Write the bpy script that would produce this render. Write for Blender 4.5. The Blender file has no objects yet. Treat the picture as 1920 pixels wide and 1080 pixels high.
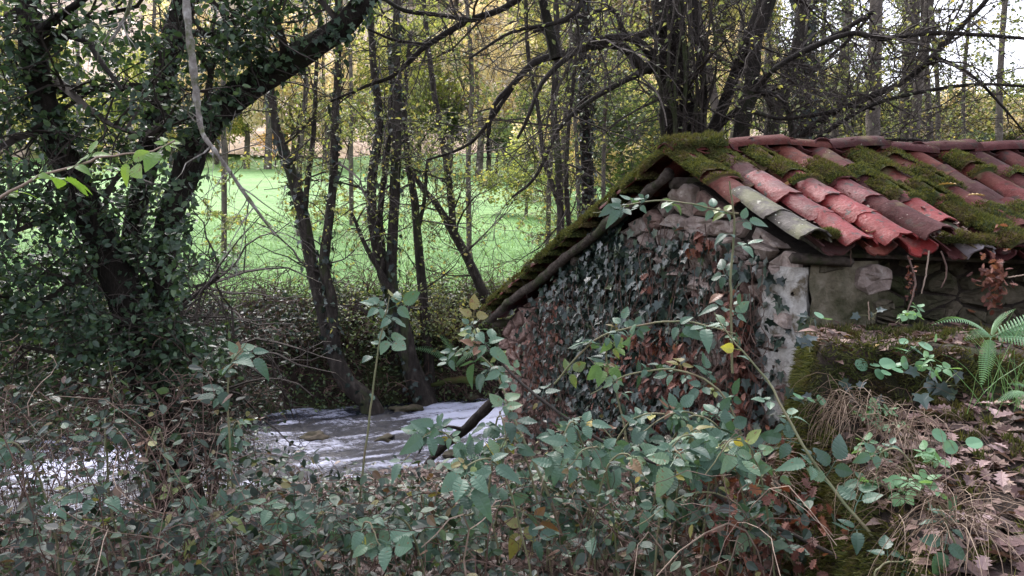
import bpy, math, random
import numpy as np
from mathutils import Matrix, Vector

random.seed(11)
rng = np.random.default_rng(7)
PI = math.pi
scene = bpy.context.scene
COL = scene.collection

# ------------------------------------------------------------------ camera
FOC = 1400.0                      # focal length in pixels of the 1920 px wide photograph
PITCH = math.atan(110 / FOC)      # camera looks a little down
cam_d = bpy.data.cameras.new('camera'); cam = bpy.data.objects.new('camera', cam_d); COL.objects.link(cam)
cam_d.sensor_width = 36; cam_d.lens = 36 * FOC / 1920; cam_d.clip_start = 0.05; cam_d.clip_end = 1500
cam.location = (0, 0, 0); cam.rotation_euler = (PI / 2 - PITCH, 0, 0)
scene.camera = cam

# ------------------------------------------------------------------ light
SUN_EL, SUN_AZ = math.radians(50), math.radians(-25)     # azimuth from +Y towards +X
w = bpy.data.worlds.new('World'); scene.world = w; w.use_nodes = True
nt = w.node_tree; nt.nodes.clear()
sky = nt.nodes.new('ShaderNodeTexSky'); sky.sky_type = 'NISHITA'; sky.sun_disc = False
sky.sun_elevation = SUN_EL; sky.sun_rotation = SUN_AZ; sky.dust_density = 3; sky.air_density = 1.2; sky.altitude = 100
hsv = nt.nodes.new('ShaderNodeHueSaturation'); hsv.inputs['Saturation'].default_value = 0.38
tintn = nt.nodes.new('ShaderNodeMix'); tintn.data_type = 'RGBA'; tintn.blend_type = 'MULTIPLY'; tintn.inputs[0].default_value = 1
tintn.inputs[7].default_value = (1.0, 0.96, 1.02, 1)
bg = nt.nodes.new('ShaderNodeBackground'); bg.inputs[1].default_value = 0.15
out = nt.nodes.new('ShaderNodeOutputWorld')
nt.links.new(sky.outputs[0], hsv.inputs['Color']); nt.links.new(hsv.outputs[0], tintn.inputs[6])
nt.links.new(tintn.outputs[2], bg.inputs[0]); nt.links.new(bg.outputs[0], out.inputs[0])
sun_d = bpy.data.lights.new('sun', 'SUN'); sun_d.energy = 1.3; sun_d.angle = math.radians(34); sun_d.color = (1.0, 0.955, 0.91)
sun = bpy.data.objects.new('sun', sun_d); COL.objects.link(sun)
sd = Vector((math.sin(SUN_AZ) * math.cos(SUN_EL), math.cos(SUN_AZ) * math.cos(SUN_EL), math.sin(SUN_EL)))
sun.rotation_euler = sd.to_track_quat('Z', 'Y').to_euler()
sun.location = sd * 50
scene.view_settings.view_transform = 'Standard'; scene.view_settings.look = 'None'
scene.view_settings.exposure = 1.95; scene.view_settings.gamma = 1.0; scene.view_settings.use_curve_mapping = False
scene.cycles.max_bounces = 6; scene.cycles.diffuse_bounces = 3; scene.cycles.glossy_bounces = 2
scene.cycles.transmission_bounces = 3; scene.cycles.transparent_max_bounces = 4
scene.cycles.caustics_reflective = False; scene.cycles.caustics_refractive = False

# ------------------------------------------------------------------ helpers
CP, SP = math.cos(PITCH), math.sin(PITCH)
def at(px, py, Y):
    """world point seen at photo pixel (px, py) at world depth Y"""
    a = (px - 960) / FOC; b = (540 - py) / FOC
    dy = CP + b * SP; dz = -SP + b * CP
    t = Y / dy
    return np.array((a * t, Y, dz * t))

def props(o, label=None, cat=None, group=None, kind=None):
    if label: o['label'] = label
    if cat: o['category'] = cat
    if group: o['group'] = group
    if kind: o['kind'] = kind
    return o

def empty(name, loc, label, cat, group=None, kind=None):
    o = bpy.data.objects.new(name, None); COL.objects.link(o); o.location = Vector(loc)
    o.empty_display_size = 0.1
    return props(o, label, cat, group, kind)

def link(name, data, parent=None, world=True):
    """object whose data is in world coordinates; parented it keeps its place"""
    o = bpy.data.objects.new(name, data); COL.objects.link(o)
    if parent is not None:
        o.parent = parent
        if world: o.matrix_parent_inverse = Matrix.Translation(-parent.location) if parent.parent is None else Matrix.Identity(4)
    return o

class Geo:
    def __init__(s): s.V = []; s.F = {}; s.n = 0
    def add(s, V, F, tint=0.5, mat=0):
        V = np.asarray(V, np.float32).reshape(-1, 3); F = np.asarray(F, np.int64)
        if len(F) == 0: return
        k = F.shape[1]
        t = np.broadcast_to(np.asarray(tint, np.float32), (len(F),))
        m = np.full(len(F), mat, np.int32)
        s.F.setdefault(k, []).append((F + s.n, t, m)); s.V.append(V); s.n += len(V)
    def mesh(s, name, mats, smooth=False):
        me = bpy.data.meshes.new(name)
        V = np.concatenate(s.V); me.vertices.add(len(V)); me.vertices.foreach_set('co', V.ravel())
        loops = []; starts = []; tints = []; ms = []; off = 0
        for k, lst in s.F.items():
            F = np.concatenate([a for a, _, _ in lst]); loops.append(F.ravel())
            starts.append(off + np.arange(len(F)) * k); off += F.size
            tints.append(np.concatenate([b for _, b, _ in lst])); ms.append(np.concatenate([c for _, _, c in lst]))
        L = np.concatenate(loops).astype(np.int32); S = np.concatenate(starts).astype(np.int32)
        me.loops.add(len(L)); me.loops.foreach_set('vertex_index', L)
        me.polygons.add(len(S)); me.polygons.foreach_set('loop_start', S)
        me.polygons.foreach_set('material_index', np.concatenate(ms))
        me.polygons.foreach_set('use_smooth', np.full(len(S), smooth))
        me.update(calc_edges=True)
        a = me.attributes.new('tint', 'FLOAT', 'FACE'); a.data.foreach_set('value', np.concatenate(tints).astype(np.float32))
        for m in (mats if isinstance(mats, (list, tuple)) else [mats]): me.materials.append(m)
        return me
    def obj(s, name, mats, parent=None, smooth=False):
        return link(name, s.mesh(name, mats, smooth), parent)

def _hash(ix, iy, seed):
    h = (ix.astype(np.int64) * 374761393 + iy.astype(np.int64) * 668265263 + seed * 144665) & 0x7fffffff
    h = ((h ^ (h >> 13)) * 1274126177) & 0x7fffffff
    h = (h ^ (h >> 16))
    return (h % 100003) / 100003.0
def vn(x, y, sc=1.0, seed=0):
    x = np.asarray(x, float) / sc; y = np.asarray(y, float) / sc
    ix = np.floor(x); iy = np.floor(y); fx = x - ix; fy = y - iy
    fx = fx * fx * (3 - 2 * fx); fy = fy * fy * (3 - 2 * fy)
    a = _hash(ix, iy, seed); b = _hash(ix + 1, iy, seed); c = _hash(ix, iy + 1, seed); d = _hash(ix + 1, iy + 1, seed)
    return (a * (1 - fx) + b * fx) * (1 - fy) + (c * (1 - fx) + d * fx) * fy
def fbm(x, y, sc, seed=0, o=4):
    r = 0; a = 0.5
    for i in range(o): r = r + a * (vn(x, y, sc, seed + i) - .5) * 2; sc = sc / 2.03; a *= .5
    return r
def sm(a, b, x):
    t = np.clip((np.asarray(x, float) - a) / (b - a), 0, 1); return t * t * (3 - 2 * t)
def nrm(v):
    v = np.asarray(v, float); return v / np.maximum(np.linalg.norm(v, axis=-1, keepdims=True), 1e-9)

def tubes(P, R, sides=3):
    """P (n,k,3) polylines, R (n,k) radii -> verts, quads"""
    P = np.asarray(P, float); R = np.asarray(R, float); n, k, _ = P.shape
    T = np.empty_like(P); T[:, 1:-1] = P[:, 2:] - P[:, :-2]; T[:, 0] = P[:, 1] - P[:, 0]; T[:, -1] = P[:, -1] - P[:, -2]
    T = nrm(T)
    mean = nrm(P[:, -1] - P[:, 0]); ref = np.where(np.abs(mean[:, 2:3]) > .75, np.array([[1., .13, 0]]), np.array([[.05, 0, 1.]]))
    A = nrm(np.cross(T, ref[:, None, :])); B = np.cross(T, A)
    ang = np.arange(sides) * 2 * PI / sides
    V = P[:, :, None, :] + R[:, :, None, None] * (np.cos(ang)[None, None, :, None] * A[:, :, None, :] + np.sin(ang)[None, None, :, None] * B[:, :, None, :])
    V = V.reshape(-1, 3)
    i = np.arange(n)[:, None, None] * k * sides; j = np.arange(k - 1)[None, :, None] * sides; s = np.arange(sides)[None, None, :]; s2 = (s + 1) % sides
    F = np.stack([i + j + s, i + j + s2, i + j + sides + s2, i + j + sides + s], -1).reshape(-1, 4)
    return V, F

def spline(pts, n=24):
    """Catmull-Rom through control rows (x,y,z,r...)"""
    p = np.asarray(pts, float); p = np.vstack([2 * p[0] - p[1], p, 2 * p[-1] - p[-2]])
    m = len(p) - 3; t = np.linspace(0, m - 1e-6, n); i = t.astype(int); f = (t - i)[:, None]
    a, b, c, d = p[i], p[i + 1], p[i + 2], p[i + 3]
    return .5 * (2 * b + (c - a) * f + (2 * a - 5 * b + 4 * c - d) * f ** 2 + (3 * b - a - 3 * c + d) * f ** 3)

def stem(px_pts, n=26, wob=.0):
    """px_pts rows (px, py, Y, radius in photo pixels) -> polyline, radii"""
    rows = [list(at(a, b, Y)) + [r * Y / FOC] for a, b, Y, r in px_pts]
    s = spline(rows, n)
    P = s[:, :3].copy(); R = np.maximum(s[:, 3], .002)
    if wob: P += rng.normal(0, 1, P.shape) * wob * R[:, None]
    return P, R

def kids(P, R, m, lo, hi, spread=.9, k=6, droop=0., curl=.25, rr=.5, tmin=.15, tip=.25, up=0.):
    """m child polylines off parents P (n,kk,3), R (n,kk)"""
    n, kk, _ = P.shape
    seg = np.linalg.norm(np.diff(P, axis=1), axis=-1).sum(1); pi = rng.choice(n, m, p=seg / seg.sum())
    t = (tmin + (1 - tmin) * rng.random(m)) * (kk - 1) * .999; i = t.astype(int); f = (t - i)[:, None]
    a = P[pi, i]; b = P[pi, i + 1]; s = a * (1 - f) + b * f; d = nrm(b - a)
    r0 = (R[pi, i] * (1 - f[:, 0]) + R[pi, i + 1] * f[:, 0])
    q = nrm(nrm(rng.normal(0, 1, (m, 3))) * spread + d * (1 - spread * .45) + np.array([0, 0, up]))
    L = (lo + (hi - lo) * rng.random(m))
    C = np.empty((m, k, 3)); C[:, 0] = s; cur = q
    for j in range(1, k):
        C[:, j] = C[:, j - 1] + cur * (L / (k - 1))[:, None]
        cur = nrm(cur + rng.normal(0, curl, (m, 3)) + np.array([0, 0, -droop]))
    r = np.minimum(r0 * rr, L * .014 + .001)[:, None] * np.linspace(1, tip, k)[None]
    return C, np.maximum(r, .0012)

# leaf outlines ------------------------------------------------------
def fan_leaf(outline, fold=.12, curlv=.1):
    """outline (m,2), from the stalk (0,0) round to the tip and back; with a midrib -> verts, tris"""
    o = np.asarray(outline, float); m = len(o)
    z = np.abs(o[:, 0]) * fold - curlv * o[:, 1] ** 2
    V = [(x, y, zz) for (x, y), zz in zip(o, z)]
    mid = len(V); V.append((0, .45, -curlv * .2 - .02))
    F = [(i, (i + 1) % m, mid) for i in range(m)]
    return np.array(V), np.array(F)
def simple_leaf():
    V = np.array([(0, 0, 0), (.3, .38, .05), (.0, 1, -.12), (-.3, .38, .05), (0, .45, -.02)])
    return V, np.array([(0, 1, 4), (1, 2, 4), (2, 3, 4), (3, 0, 4)])
def ovate_leaf():
    o = [(0, 0), (.2, .12), (.31, .33), (.27, .6), (.14, .83), (0, 1.0), (-.14, .83), (-.27, .6), (-.31, .33), (-.2, .12)]
    return fan_leaf(o)
def ivy_leaf():
    o = [(0, 0), (.16, -.1), (.42, -.06), (.34, .16), (.52, .42), (.25, .5), (.14, .72), (0, 1.0), (-.14, .72), (-.25, .5), (-.52, .42), (-.34, .16), (-.42, -.06), (-.16, -.1)]
    return fan_leaf(o, .08, .12)
def round_leaf():
    o = [(0, 0)] + [(.48 * math.sin(a), .48 - .5 * math.cos(a)) for a in np.linspace(.5, 2 * PI - .5, 11)]
    return fan_leaf(o, .1, .0)
def oak_leaf():
    o = [(0, 0), (.05, .12), (.2, .16), (.12, .27), (.32, .36), (.17, .48), (.36, .62), (.17, .7), (.24, .86), (.08, .88), (0, 1.0)]
    o = o + [(-x * .9, y + .03) for x, y in o[-2:0:-1]]
    return fan_leaf(o, .25, .2)
def serr_leaf(wd=.36, n=9):
    o = [(0, 0)]
    for i in range(1, n):
        y = i / n; ww = wd * (math.sin(PI * min(1, y ** .72)) ** .8)
        o.append((ww, y - .02)); o.append((ww * .87, y + .035))
    o.append((0, 1.04)); o += [(-x, y) for x, y in o[-2:0:-1]]
    o = np.array(o); m = len(o); fold = .18
    V = [(x, y, abs(x) * fold - .16 * y * y + .015 * math.sin(y * 40) * abs(x) * 3) for x, y in o]
    mids = []
    for i in range(m): V.append((0, o[i, 1] if 0 < i else 0, -.16 * o[i, 1] ** 2)); mids.append(m + i)
    F = [(i, (i + 1) % m, mids[(i + 1) % m]) for i in range(m)] + [(i, mids[(i + 1) % m], mids[i]) for i in range(m)]
    return np.array(V), np.array(F)

def rots(n, up=.6, face=None, fw=0.):
    """random frames: columns x, y (leaf direction), z (normal)"""
    N = nrm(rng.normal(0, 1, (n, 3)) + np.array([0, -.25, up * 2.2]) + (0 if face is None else np.asarray(face) * fw))
    D = rng.normal(0, 1, (n, 3)); D[:, 2] -= .5
    D = nrm(D - (D * N).sum(1, keepdims=True) * N); X = np.cross(D, N)
    return np.stack([X, D, N], -1)
def scatter(geo, tpl, P, M, S, tint=None, mat=0):
    V, F = tpl; n = len(P); m = len(V)
    if n == 0: return
    W = np.einsum('nij,mj->nmi', M, V) * np.asarray(S).reshape(-1, 1, 1) + np.asarray(P)[:, None, :]
    FF = (F[None] + (np.arange(n) * m)[:, None, None]).reshape(-1, F.shape[1])
    if tint is None: tint = rng.random(n)
    geo.add(W.reshape(-1, 3), FF, np.repeat(tint, len(F)), mat)
def along(P, n, tmin=.2, jit=.01):
    """n points on polylines"""
    pn, kk, _ = P.shape
    L = np.linalg.norm(P[:, -1] - P[:, 0], axis=1) + 1e-6
    pi = rng.choice(pn, n, p=L / L.sum()); t = (tmin + (1 - tmin) * rng.random(n)) * (kk - 1) * .999; i = t.astype(int); f = (t - i)[:, None]
    return P[pi, i] * (1 - f) + P[pi, i + 1] * f + rng.normal(0, jit, (n, 3))

# ------------------------------------------------------------------ materials
def new_mat(name):
    m = bpy.data.materials.new(name); m.use_nodes = True; t = m.node_tree; t.nodes.clear()
    o = t.nodes.new('ShaderNodeOutputMaterial'); b = t.nodes.new('ShaderNodeBsdfPrincipled'); t.links.new(b.outputs[0], o.inputs[0])
    return m, t, b, o
def ramp(t, stops, src):
    r = t.nodes.new('ShaderNodeValToRGB'); e = r.color_ramp.elements
    while len(e) < len(stops): e.new(.5)
    for el, (p, c) in zip(e, stops): el.position = p; el.color = (*c, 1)
    t.links.new(src, r.inputs[0]); return r
def noise(t, sc, det=4, rough=.6, co=None, dist=0):
    n = t.nodes.new('ShaderNodeTexNoise'); n.inputs['Scale'].default_value = sc; n.inputs['Detail'].default_value = det
    n.inputs['Roughness'].default_value = rough; n.inputs['Distortion'].default_value = dist
    if co is not None: t.links.new(co, n.inputs['Vector'])
    return n
def mixc(t, f, a, b, mode='MIX'):
    m = t.nodes.new('ShaderNodeMix'); m.data_type = 'RGBA'; m.blend_type = mode
    for i, v in ((0, f), (6, a), (7, b)):
        if hasattr(v, 'links') or hasattr(v, 'is_linked'): t.links.new(v, m.inputs[i])
        else: m.inputs[i].default_value = v if i == 0 else (*v, 1)
    return m.outputs[2]
def bump(t, b, src, s=.5, d=.01):
    n = t.nodes.new('ShaderNodeBump'); n.inputs['Strength'].default_value = s; n.inputs['Distance'].default_value = d
    t.links.new(src, n.inputs['Height']); t.links.new(n.outputs[0], b.inputs['Normal'])
def mapr(t, src, a, b):
    m = t.nodes.new('ShaderNodeMapRange'); m.inputs[1].default_value = a; m.inputs[2].default_value = b; t.links.new(src, m.inputs[0]); return m.outputs[0]

def leaf_mat(name, stops, per='tint', rough=.45, trans=.35, spec=.5, spot=False):
    m, t, b, o = new_mat(name)
    if per == 'tint': s = t.nodes.new('ShaderNodeAttribute'); s.attribute_name = 'tint'; src = s.outputs['Fac']
    else: s = t.nodes.new('ShaderNodeObjectInfo'); src = s.outputs['Random']
    r = ramp(t, stops, src)
    tc = t.nodes.new('ShaderNodeTexCoord'); n = noise(t, 60, 2, .6, tc.outputs['Object'])
    c = mixc(t, mapr(t, n.outputs[0], .35, .75), r.outputs[0], (.5, .5, .5), 'MULTIPLY')
    c = mixc(t, .55, r.outputs[0], c)
    if spot:      # brown eaten spots and pale veins that belong to the leaf itself
        n2 = noise(t, 7, 3, .6, tc.outputs['Object'], .5); s2 = t.nodes.new('ShaderNodeObjectInfo'); ad = t.nodes.new('ShaderNodeMath'); ad.operation = 'MULTIPLY_ADD'; ad.inputs[1].default_value = .16
        t.links.new(s2.outputs['Random'], ad.inputs[0]); t.links.new(n2.outputs[0], ad.inputs[2]); c = mixc(t, mapr(t, ad.outputs[0], .74, .8), c, (.14, .075, .03))
    t.links.new(c, b.inputs['Base Color']); b.inputs['Roughness'].default_value = rough; b.inputs['Specular IOR Level'].default_value = spec
    if trans:
        tr = t.nodes.new('ShaderNodeBsdfTranslucent'); t.links.new(mixc(t, 1., c, (1.6, 1.5, .7), 'MULTIPLY'), tr.inputs[0])
        mx = t.nodes.new('ShaderNodeMixShader'); mx.inputs[0].default_value = trans
        t.links.new(b.outputs[0], mx.inputs[1]); t.links.new(tr.outputs[0], mx.inputs[2]); t.links.new(mx.outputs[0], o.inputs[0])
    return m
def rough_mat(name, cols, sc=12, rough=.85, bs=.6, bd=.012, det=6, objrand=0., second=None, spec=.3, stretch=None):
    """noise ramp material; second=(colour, scale, lo, hi) adds a patchy second colour"""
    m, t, b, o = new_mat(name)
    tc = t.nodes.new('ShaderNodeTexCoord'); g = t.nodes.new('ShaderNodeNewGeometry'); pos = g.outputs['Position']
    if stretch:
        mp = t.nodes.new('ShaderNodeMapping'); mp.inputs['Scale'].default_value = stretch; t.links.new(pos, mp.inputs[0]); pos = mp.outputs[0]
    n = noise(t, sc, det, .65, pos)
    st = [(.25 + .5 * i / (len(cols) - 1), c) for i, c in enumerate(cols)]
    c = ramp(t, st, n.outputs[0]).outputs[0]
    if second:
        n2 = noise(t, second[1], 5, .65, pos); c = mixc(t, mapr(t, n2.outputs[0], second[2], second[3]), c, second[0])
    if objrand:
        oi = t.nodes.new('ShaderNodeObjectInfo'); hs = t.nodes.new('ShaderNodeHueSaturation')
        mm = t.nodes.new('ShaderNodeMath'); mm.operation = 'MULTIPLY_ADD'; mm.inputs[1].default_value = objrand * 2; mm.inputs[2].default_value = 1 - objrand
        t.links.new(oi.outputs['Random'], mm.inputs[0]); t.links.new(mm.outputs[0], hs.inputs['Value']); t.links.new(c, hs.inputs['Color']); c = hs.outputs[0]
    t.links.new(c, b.inputs['Base Color']); b.inputs['Roughness'].default_value = rough; b.inputs['Specular IOR Level'].default_value = spec
    nb = noise(t, sc * 3, 6, .7, pos); bump(t, b, nb.outputs[0], bs, bd)
    return m

M = {}
M['soil'] = rough_mat('soil', [(.008, .006, .004), (.028, .019, .014), (.06, .042, .032)], 5, .95, 1., .04, second=((.03, .04, .012), 1.7, .5, .65))
M['bark_dark'] = rough_mat('bark_dark', [(.006, .005, .004), (.018, .014, .011), (.04, .032, .026)], 14, .9, 1., .03, stretch=(1, 1, .35), second=((.022, .03, .01), 3, .58, .72))
M['bark_mid'] = rough_mat('bark_mid', [(.012, .01, .008), (.035, .028, .023), (.10, .085, .07)], 16, .9, 1., .03, stretch=(1, 1, .35), second=((.05, .07, .02), 2.5, .55, .7))
M['bark_far'] = rough_mat('bark_far', [(.05, .042, .036), (.11, .09, .075), (.2, .17, .14)], 10, .9, .6, .03, stretch=(1, 1, .4))
M['bark_pale'] = rough_mat('bark_pale', [(.07, .055, .045), (.2, .18, .16), (.42, .41, .38)], 22, .85, .8, .01, second=((.07, .08, .03), 9, .5, .62))
M['twig'] = rough_mat('twig', [(.045, .026, .02), (.13, .08, .062)], 20, .8, .2, .002)
M['twig_dark'] = rough_mat('twig_dark', [(.02, .016, .013), (.06, .048, .04)], 20, .8, .2, .002)
M['twig_pale'] = rough_mat('twig_pale', [(.16, .11, .08), (.34, .26, .2)], 20, .7, .2, .002)
M['cane'] = rough_mat('cane', [(.07, .09, .04), (.17, .17, .09), (.16, .09, .06)], 9, .6, .2, .002)
M['wood'] = rough_mat('wood', [(.018, .014, .01), (.065, .05, .04), (.13, .105, .09)], 22, .85, 1., .015, second=((.035, .045, .014), 5, .48, .62))
M['stone'] = rough_mat('stone', [(.16, .115, .095), (.4, .315, .275), (.66, .58, .53)], 15, .9, 1., .03, objrand=.28, second=((.07, .055, .045), 3.5, .6, .78))
M['stone_red'] = rough_mat('stone_red', [(.10, .06, .05), (.24, .155, .13), (.38, .28, .24)], 11, .9, 1., .03, objrand=.25, second=((.06, .045, .03), 4, .6, .78))
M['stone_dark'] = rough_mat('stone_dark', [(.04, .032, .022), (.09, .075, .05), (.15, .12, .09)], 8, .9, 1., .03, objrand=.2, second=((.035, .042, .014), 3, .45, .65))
M['mortar'] = rough_mat('mortar', [(.01, .007, .006), (.035, .026, .02), (.07, .055, .045)], 18, .95, 1., .03)
M['plaster'] = rough_mat('plaster', [(.24, .21, .18), (.55, .52, .48), (.75, .73, .7)], 9, .9, 1., .035, second=((.16, .13, .09), 7, .52, .62))
M['plaster_green'] = rough_mat('plaster_green', [(.06, .05, .034), (.17, .145, .10), (.3, .26, .2)], 7, .9, 1., .04, second=((.035, .036, .012), 2.6, .45, .62))
M['debris'] = rough_mat('debris', [(.03, .02, .014), (.09, .055, .04), (.16, .1, .075)], 40, .95, 1., .02)

def tile_mat(name, stops, rough, lichen=None, spec=.5):
    m, t, b, o = new_mat(name)
    oi = t.nodes.new('ShaderNodeObjectInfo'); g = t.nodes.new('ShaderNodeNewGeometry')
    r = ramp(t, stops, oi.outputs['Random'])
    n1 = noise(t, 9, 6, .65, g.outputs['Position']); c = mixc(t, mapr(t, n1.outputs[0], .35, .75), r.outputs[0], (.42, .36, .36), 'MULTIPLY')
    n2 = noise(t, 60, 4, .7, g.outputs['Position']); c = mixc(t, mapr(t, n2.outputs[0], .5, .8), c, (.62, .55, .55), 'MULTIPLY')
    if lichen:
        for col, sc, lo, hi in lichen:
            nn = noise(t, sc, 4, .6, g.outputs['Position']); c = mixc(t, mapr(t, nn.outputs[0], lo, hi), c, col)
    t.links.new(c, b.inputs['Base Color'])
    t.links.new(mapr_out(t, n1.outputs[0], rough), b.inputs['Roughness']); b.inputs['Specular IOR Level'].default_value = spec
    bump(t, b, n2.outputs[0], .8, .008)
    return m
def mapr_out(t, src, rough):
    m = t.nodes.new('ShaderNodeMapRange'); m.inputs[1].default_value = .3; m.inputs[2].default_value = .7
    m.inputs[3].default_value = rough[0]; m.inputs[4].default_value = rough[1]; t.links.new(src, m.inputs[0]); return m.outputs[0]
M['tile_red'] = tile_mat('tile_red', [(0, (.17, .018, .017)), (.5, (.21, .022, .019)), (1, (.12, .016, .018))], (.35, .75), [((.10, .04, .035), 5, .52, .64), ((.07, .06, .03), 11, .62, .7), ((.025, .02, .016), 22, .58, .66)], spec=.28)
M['tile_dull'] = tile_mat('tile_dull', [(0, (.085, .015, .013)), (.25, (.05, .015, .015)), (.5, (.11, .026, .016)), (.7, (.065, .016, .016)), (.85, (.11, .02, .017)), (1, (.04, .022, .02))], (.65, .95), [((.10, .075, .04), 4.5, .56, .68), ((.035, .022, .018), 14, .56, .68), ((.3, .27, .22), 40, .69, .72)], spec=.2)
M['tile_grey'] = tile_mat('tile_grey', [(0, (.04, .035, .025)), (1, (.055, .038, .03))], (.6, .85), [((.09, .09, .04), 6, .48, .6), ((.36, .36, .29), 38, .64, .67)])
M['tile_slate'] = tile_mat('tile_slate', [(0, (.17, .15, .17)), (1, (.2, .18, .17))], (.4, .7), [((.1, .1, .05), 7, .5, .62)])

M['moss'] = leaf_mat('moss', [(0, (.03, .038, .013)), (.5, (.075, .09, .027)), (1, (.15, .155, .055))], rough=.9, trans=.2, spec=.1)
def moss_patches():        # brown dry patches and darker cushions, fixed in the moss itself
    t = M['moss'].node_tree; b = [n for n in t.nodes if n.type == 'BSDF_PRINCIPLED'][0]; src = b.inputs['Base Color'].links[0].from_socket
    g = t.nodes.new('ShaderNodeNewGeometry'); n = noise(t, 6.5, 4, .6, g.outputs['Position']); c = mixc(t, mapr(t, n.outputs[0], .46, .62), src, (.08, .055, .028))
    n2 = noise(t, 2.3, 3, .6, g.outputs['Position']); c = mixc(t, mapr(t, n2.outputs[0], .45, .7), c, mixc(t, 1., c, (.45, .5, .6), 'MULTIPLY')); t.links.new(c, b.inputs['Base Color'])
moss_patches()
M['bramble_leaf'] = leaf_mat('bramble_leaf', [(0, (.035, .075, .05)), (.3, (.06, .125, .08)), (.7, (.09, .175, .11)), (.9, (.12, .2, .1)), (.94, (.2, .25, .06)), (1, (.17, .07, .04))], 'object', .45, .25, spot=True)
M['young_leaf'] = leaf_mat('young_leaf', [(0, (.12, .24, .05)), (1, (.18, .3, .06))], 'object', .45, .45, spot=True)
M['yellow_leaf'] = leaf_mat('yellow_leaf', [(0, (.42, .32, .06)), (1, (.3, .32, .07))], 'object', .5, .4)
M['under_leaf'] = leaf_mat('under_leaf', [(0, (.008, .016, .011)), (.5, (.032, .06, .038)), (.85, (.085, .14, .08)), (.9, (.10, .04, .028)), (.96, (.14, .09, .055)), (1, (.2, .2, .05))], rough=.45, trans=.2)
M['ivy_leaf'] = leaf_mat('ivy_leaf', [(0, (.010, .02, .017)), (.5, (.02, .038, .03)), (.8, (.035, .06, .045)), (.93, (.06, .09, .06)), (1, (.10, .13, .06))], rough=.38, trans=.12)
M['evergreen'] = leaf_mat('evergreen', [(0, (.012, .024, .018)), (.6, (.03, .055, .035)), (1, (.07, .10, .06))], rough=.55, trans=.15, spec=.3)
M['ivy_single'] = leaf_mat('ivy_single', [(0, (.018, .032, .03)), (1, (.05, .08, .07))], 'object', .36, .12)
M['canopy_leaf'] = leaf_mat('canopy_leaf', [(0, (.02, .04, .022)), (.5, (.04, .08, .045)), (.9, (.075, .13, .065)), (1, (.1, .16, .06))], rough=.42, trans=.3, spec=.5)
M['dead_leaf'] = leaf_mat('dead_leaf', [(0, (.05, .016, .011)), (.5, (.13, .04, .026)), (1, (.27, .12, .085))], rough=.7, trans=.2)
M['litter'] = leaf_mat('litter', [(0, (.05, .026, .02)), (.45, (.11, .06, .046)), (.8, (.19, .115, .09)), (.95, (.36, .26, .2)), (1, (.4, .27, .06))], rough=.65, trans=.1)
M['oak_leaf'] = leaf_mat('oak_leaf', [(0, (.08, .04, .034)), (.5, (.16, .09, .08)), (1, (.34, .24, .23))], 'object', .6, .1)
M['alder_leaf'] = leaf_mat('alder_leaf', [(0, (.1, .13, .055)), (.5, (.19, .24, .10)), (.85, (.32, .34, .15)), (1, (.42, .36, .15))], rough=.5, trans=.45)
M['bush_leaf'] = leaf_mat('bush_leaf', [(0, (.03, .05, .024)), (.5, (.085, .135, .06)), (1, (.2, .27, .10))], rough=.45, trans=.3)
M['fern'] = leaf_mat('fern', [(0, (.12, .25, .12)), (1, (.17, .32, .16))], 'object', .5, .35)
M['pennywort'] = leaf_mat('pennywort', [(0, (.1, .22, .12)), (1, (.16, .32, .18))], 'object', .4, .25)
M['dry_grass'] = leaf_mat('dry_grass', [(0, (.09, .055, .035)), (.6, (.2, .135, .09)), (1, (.33, .25, .18))], rough=.7, trans=.2)
M['grass'] = leaf_mat('grass', [(0, (.10, .22, .07)), (.6, (.17, .32, .11)), (1, (.26, .38, .16))], rough=.5, trans=.3)

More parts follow.
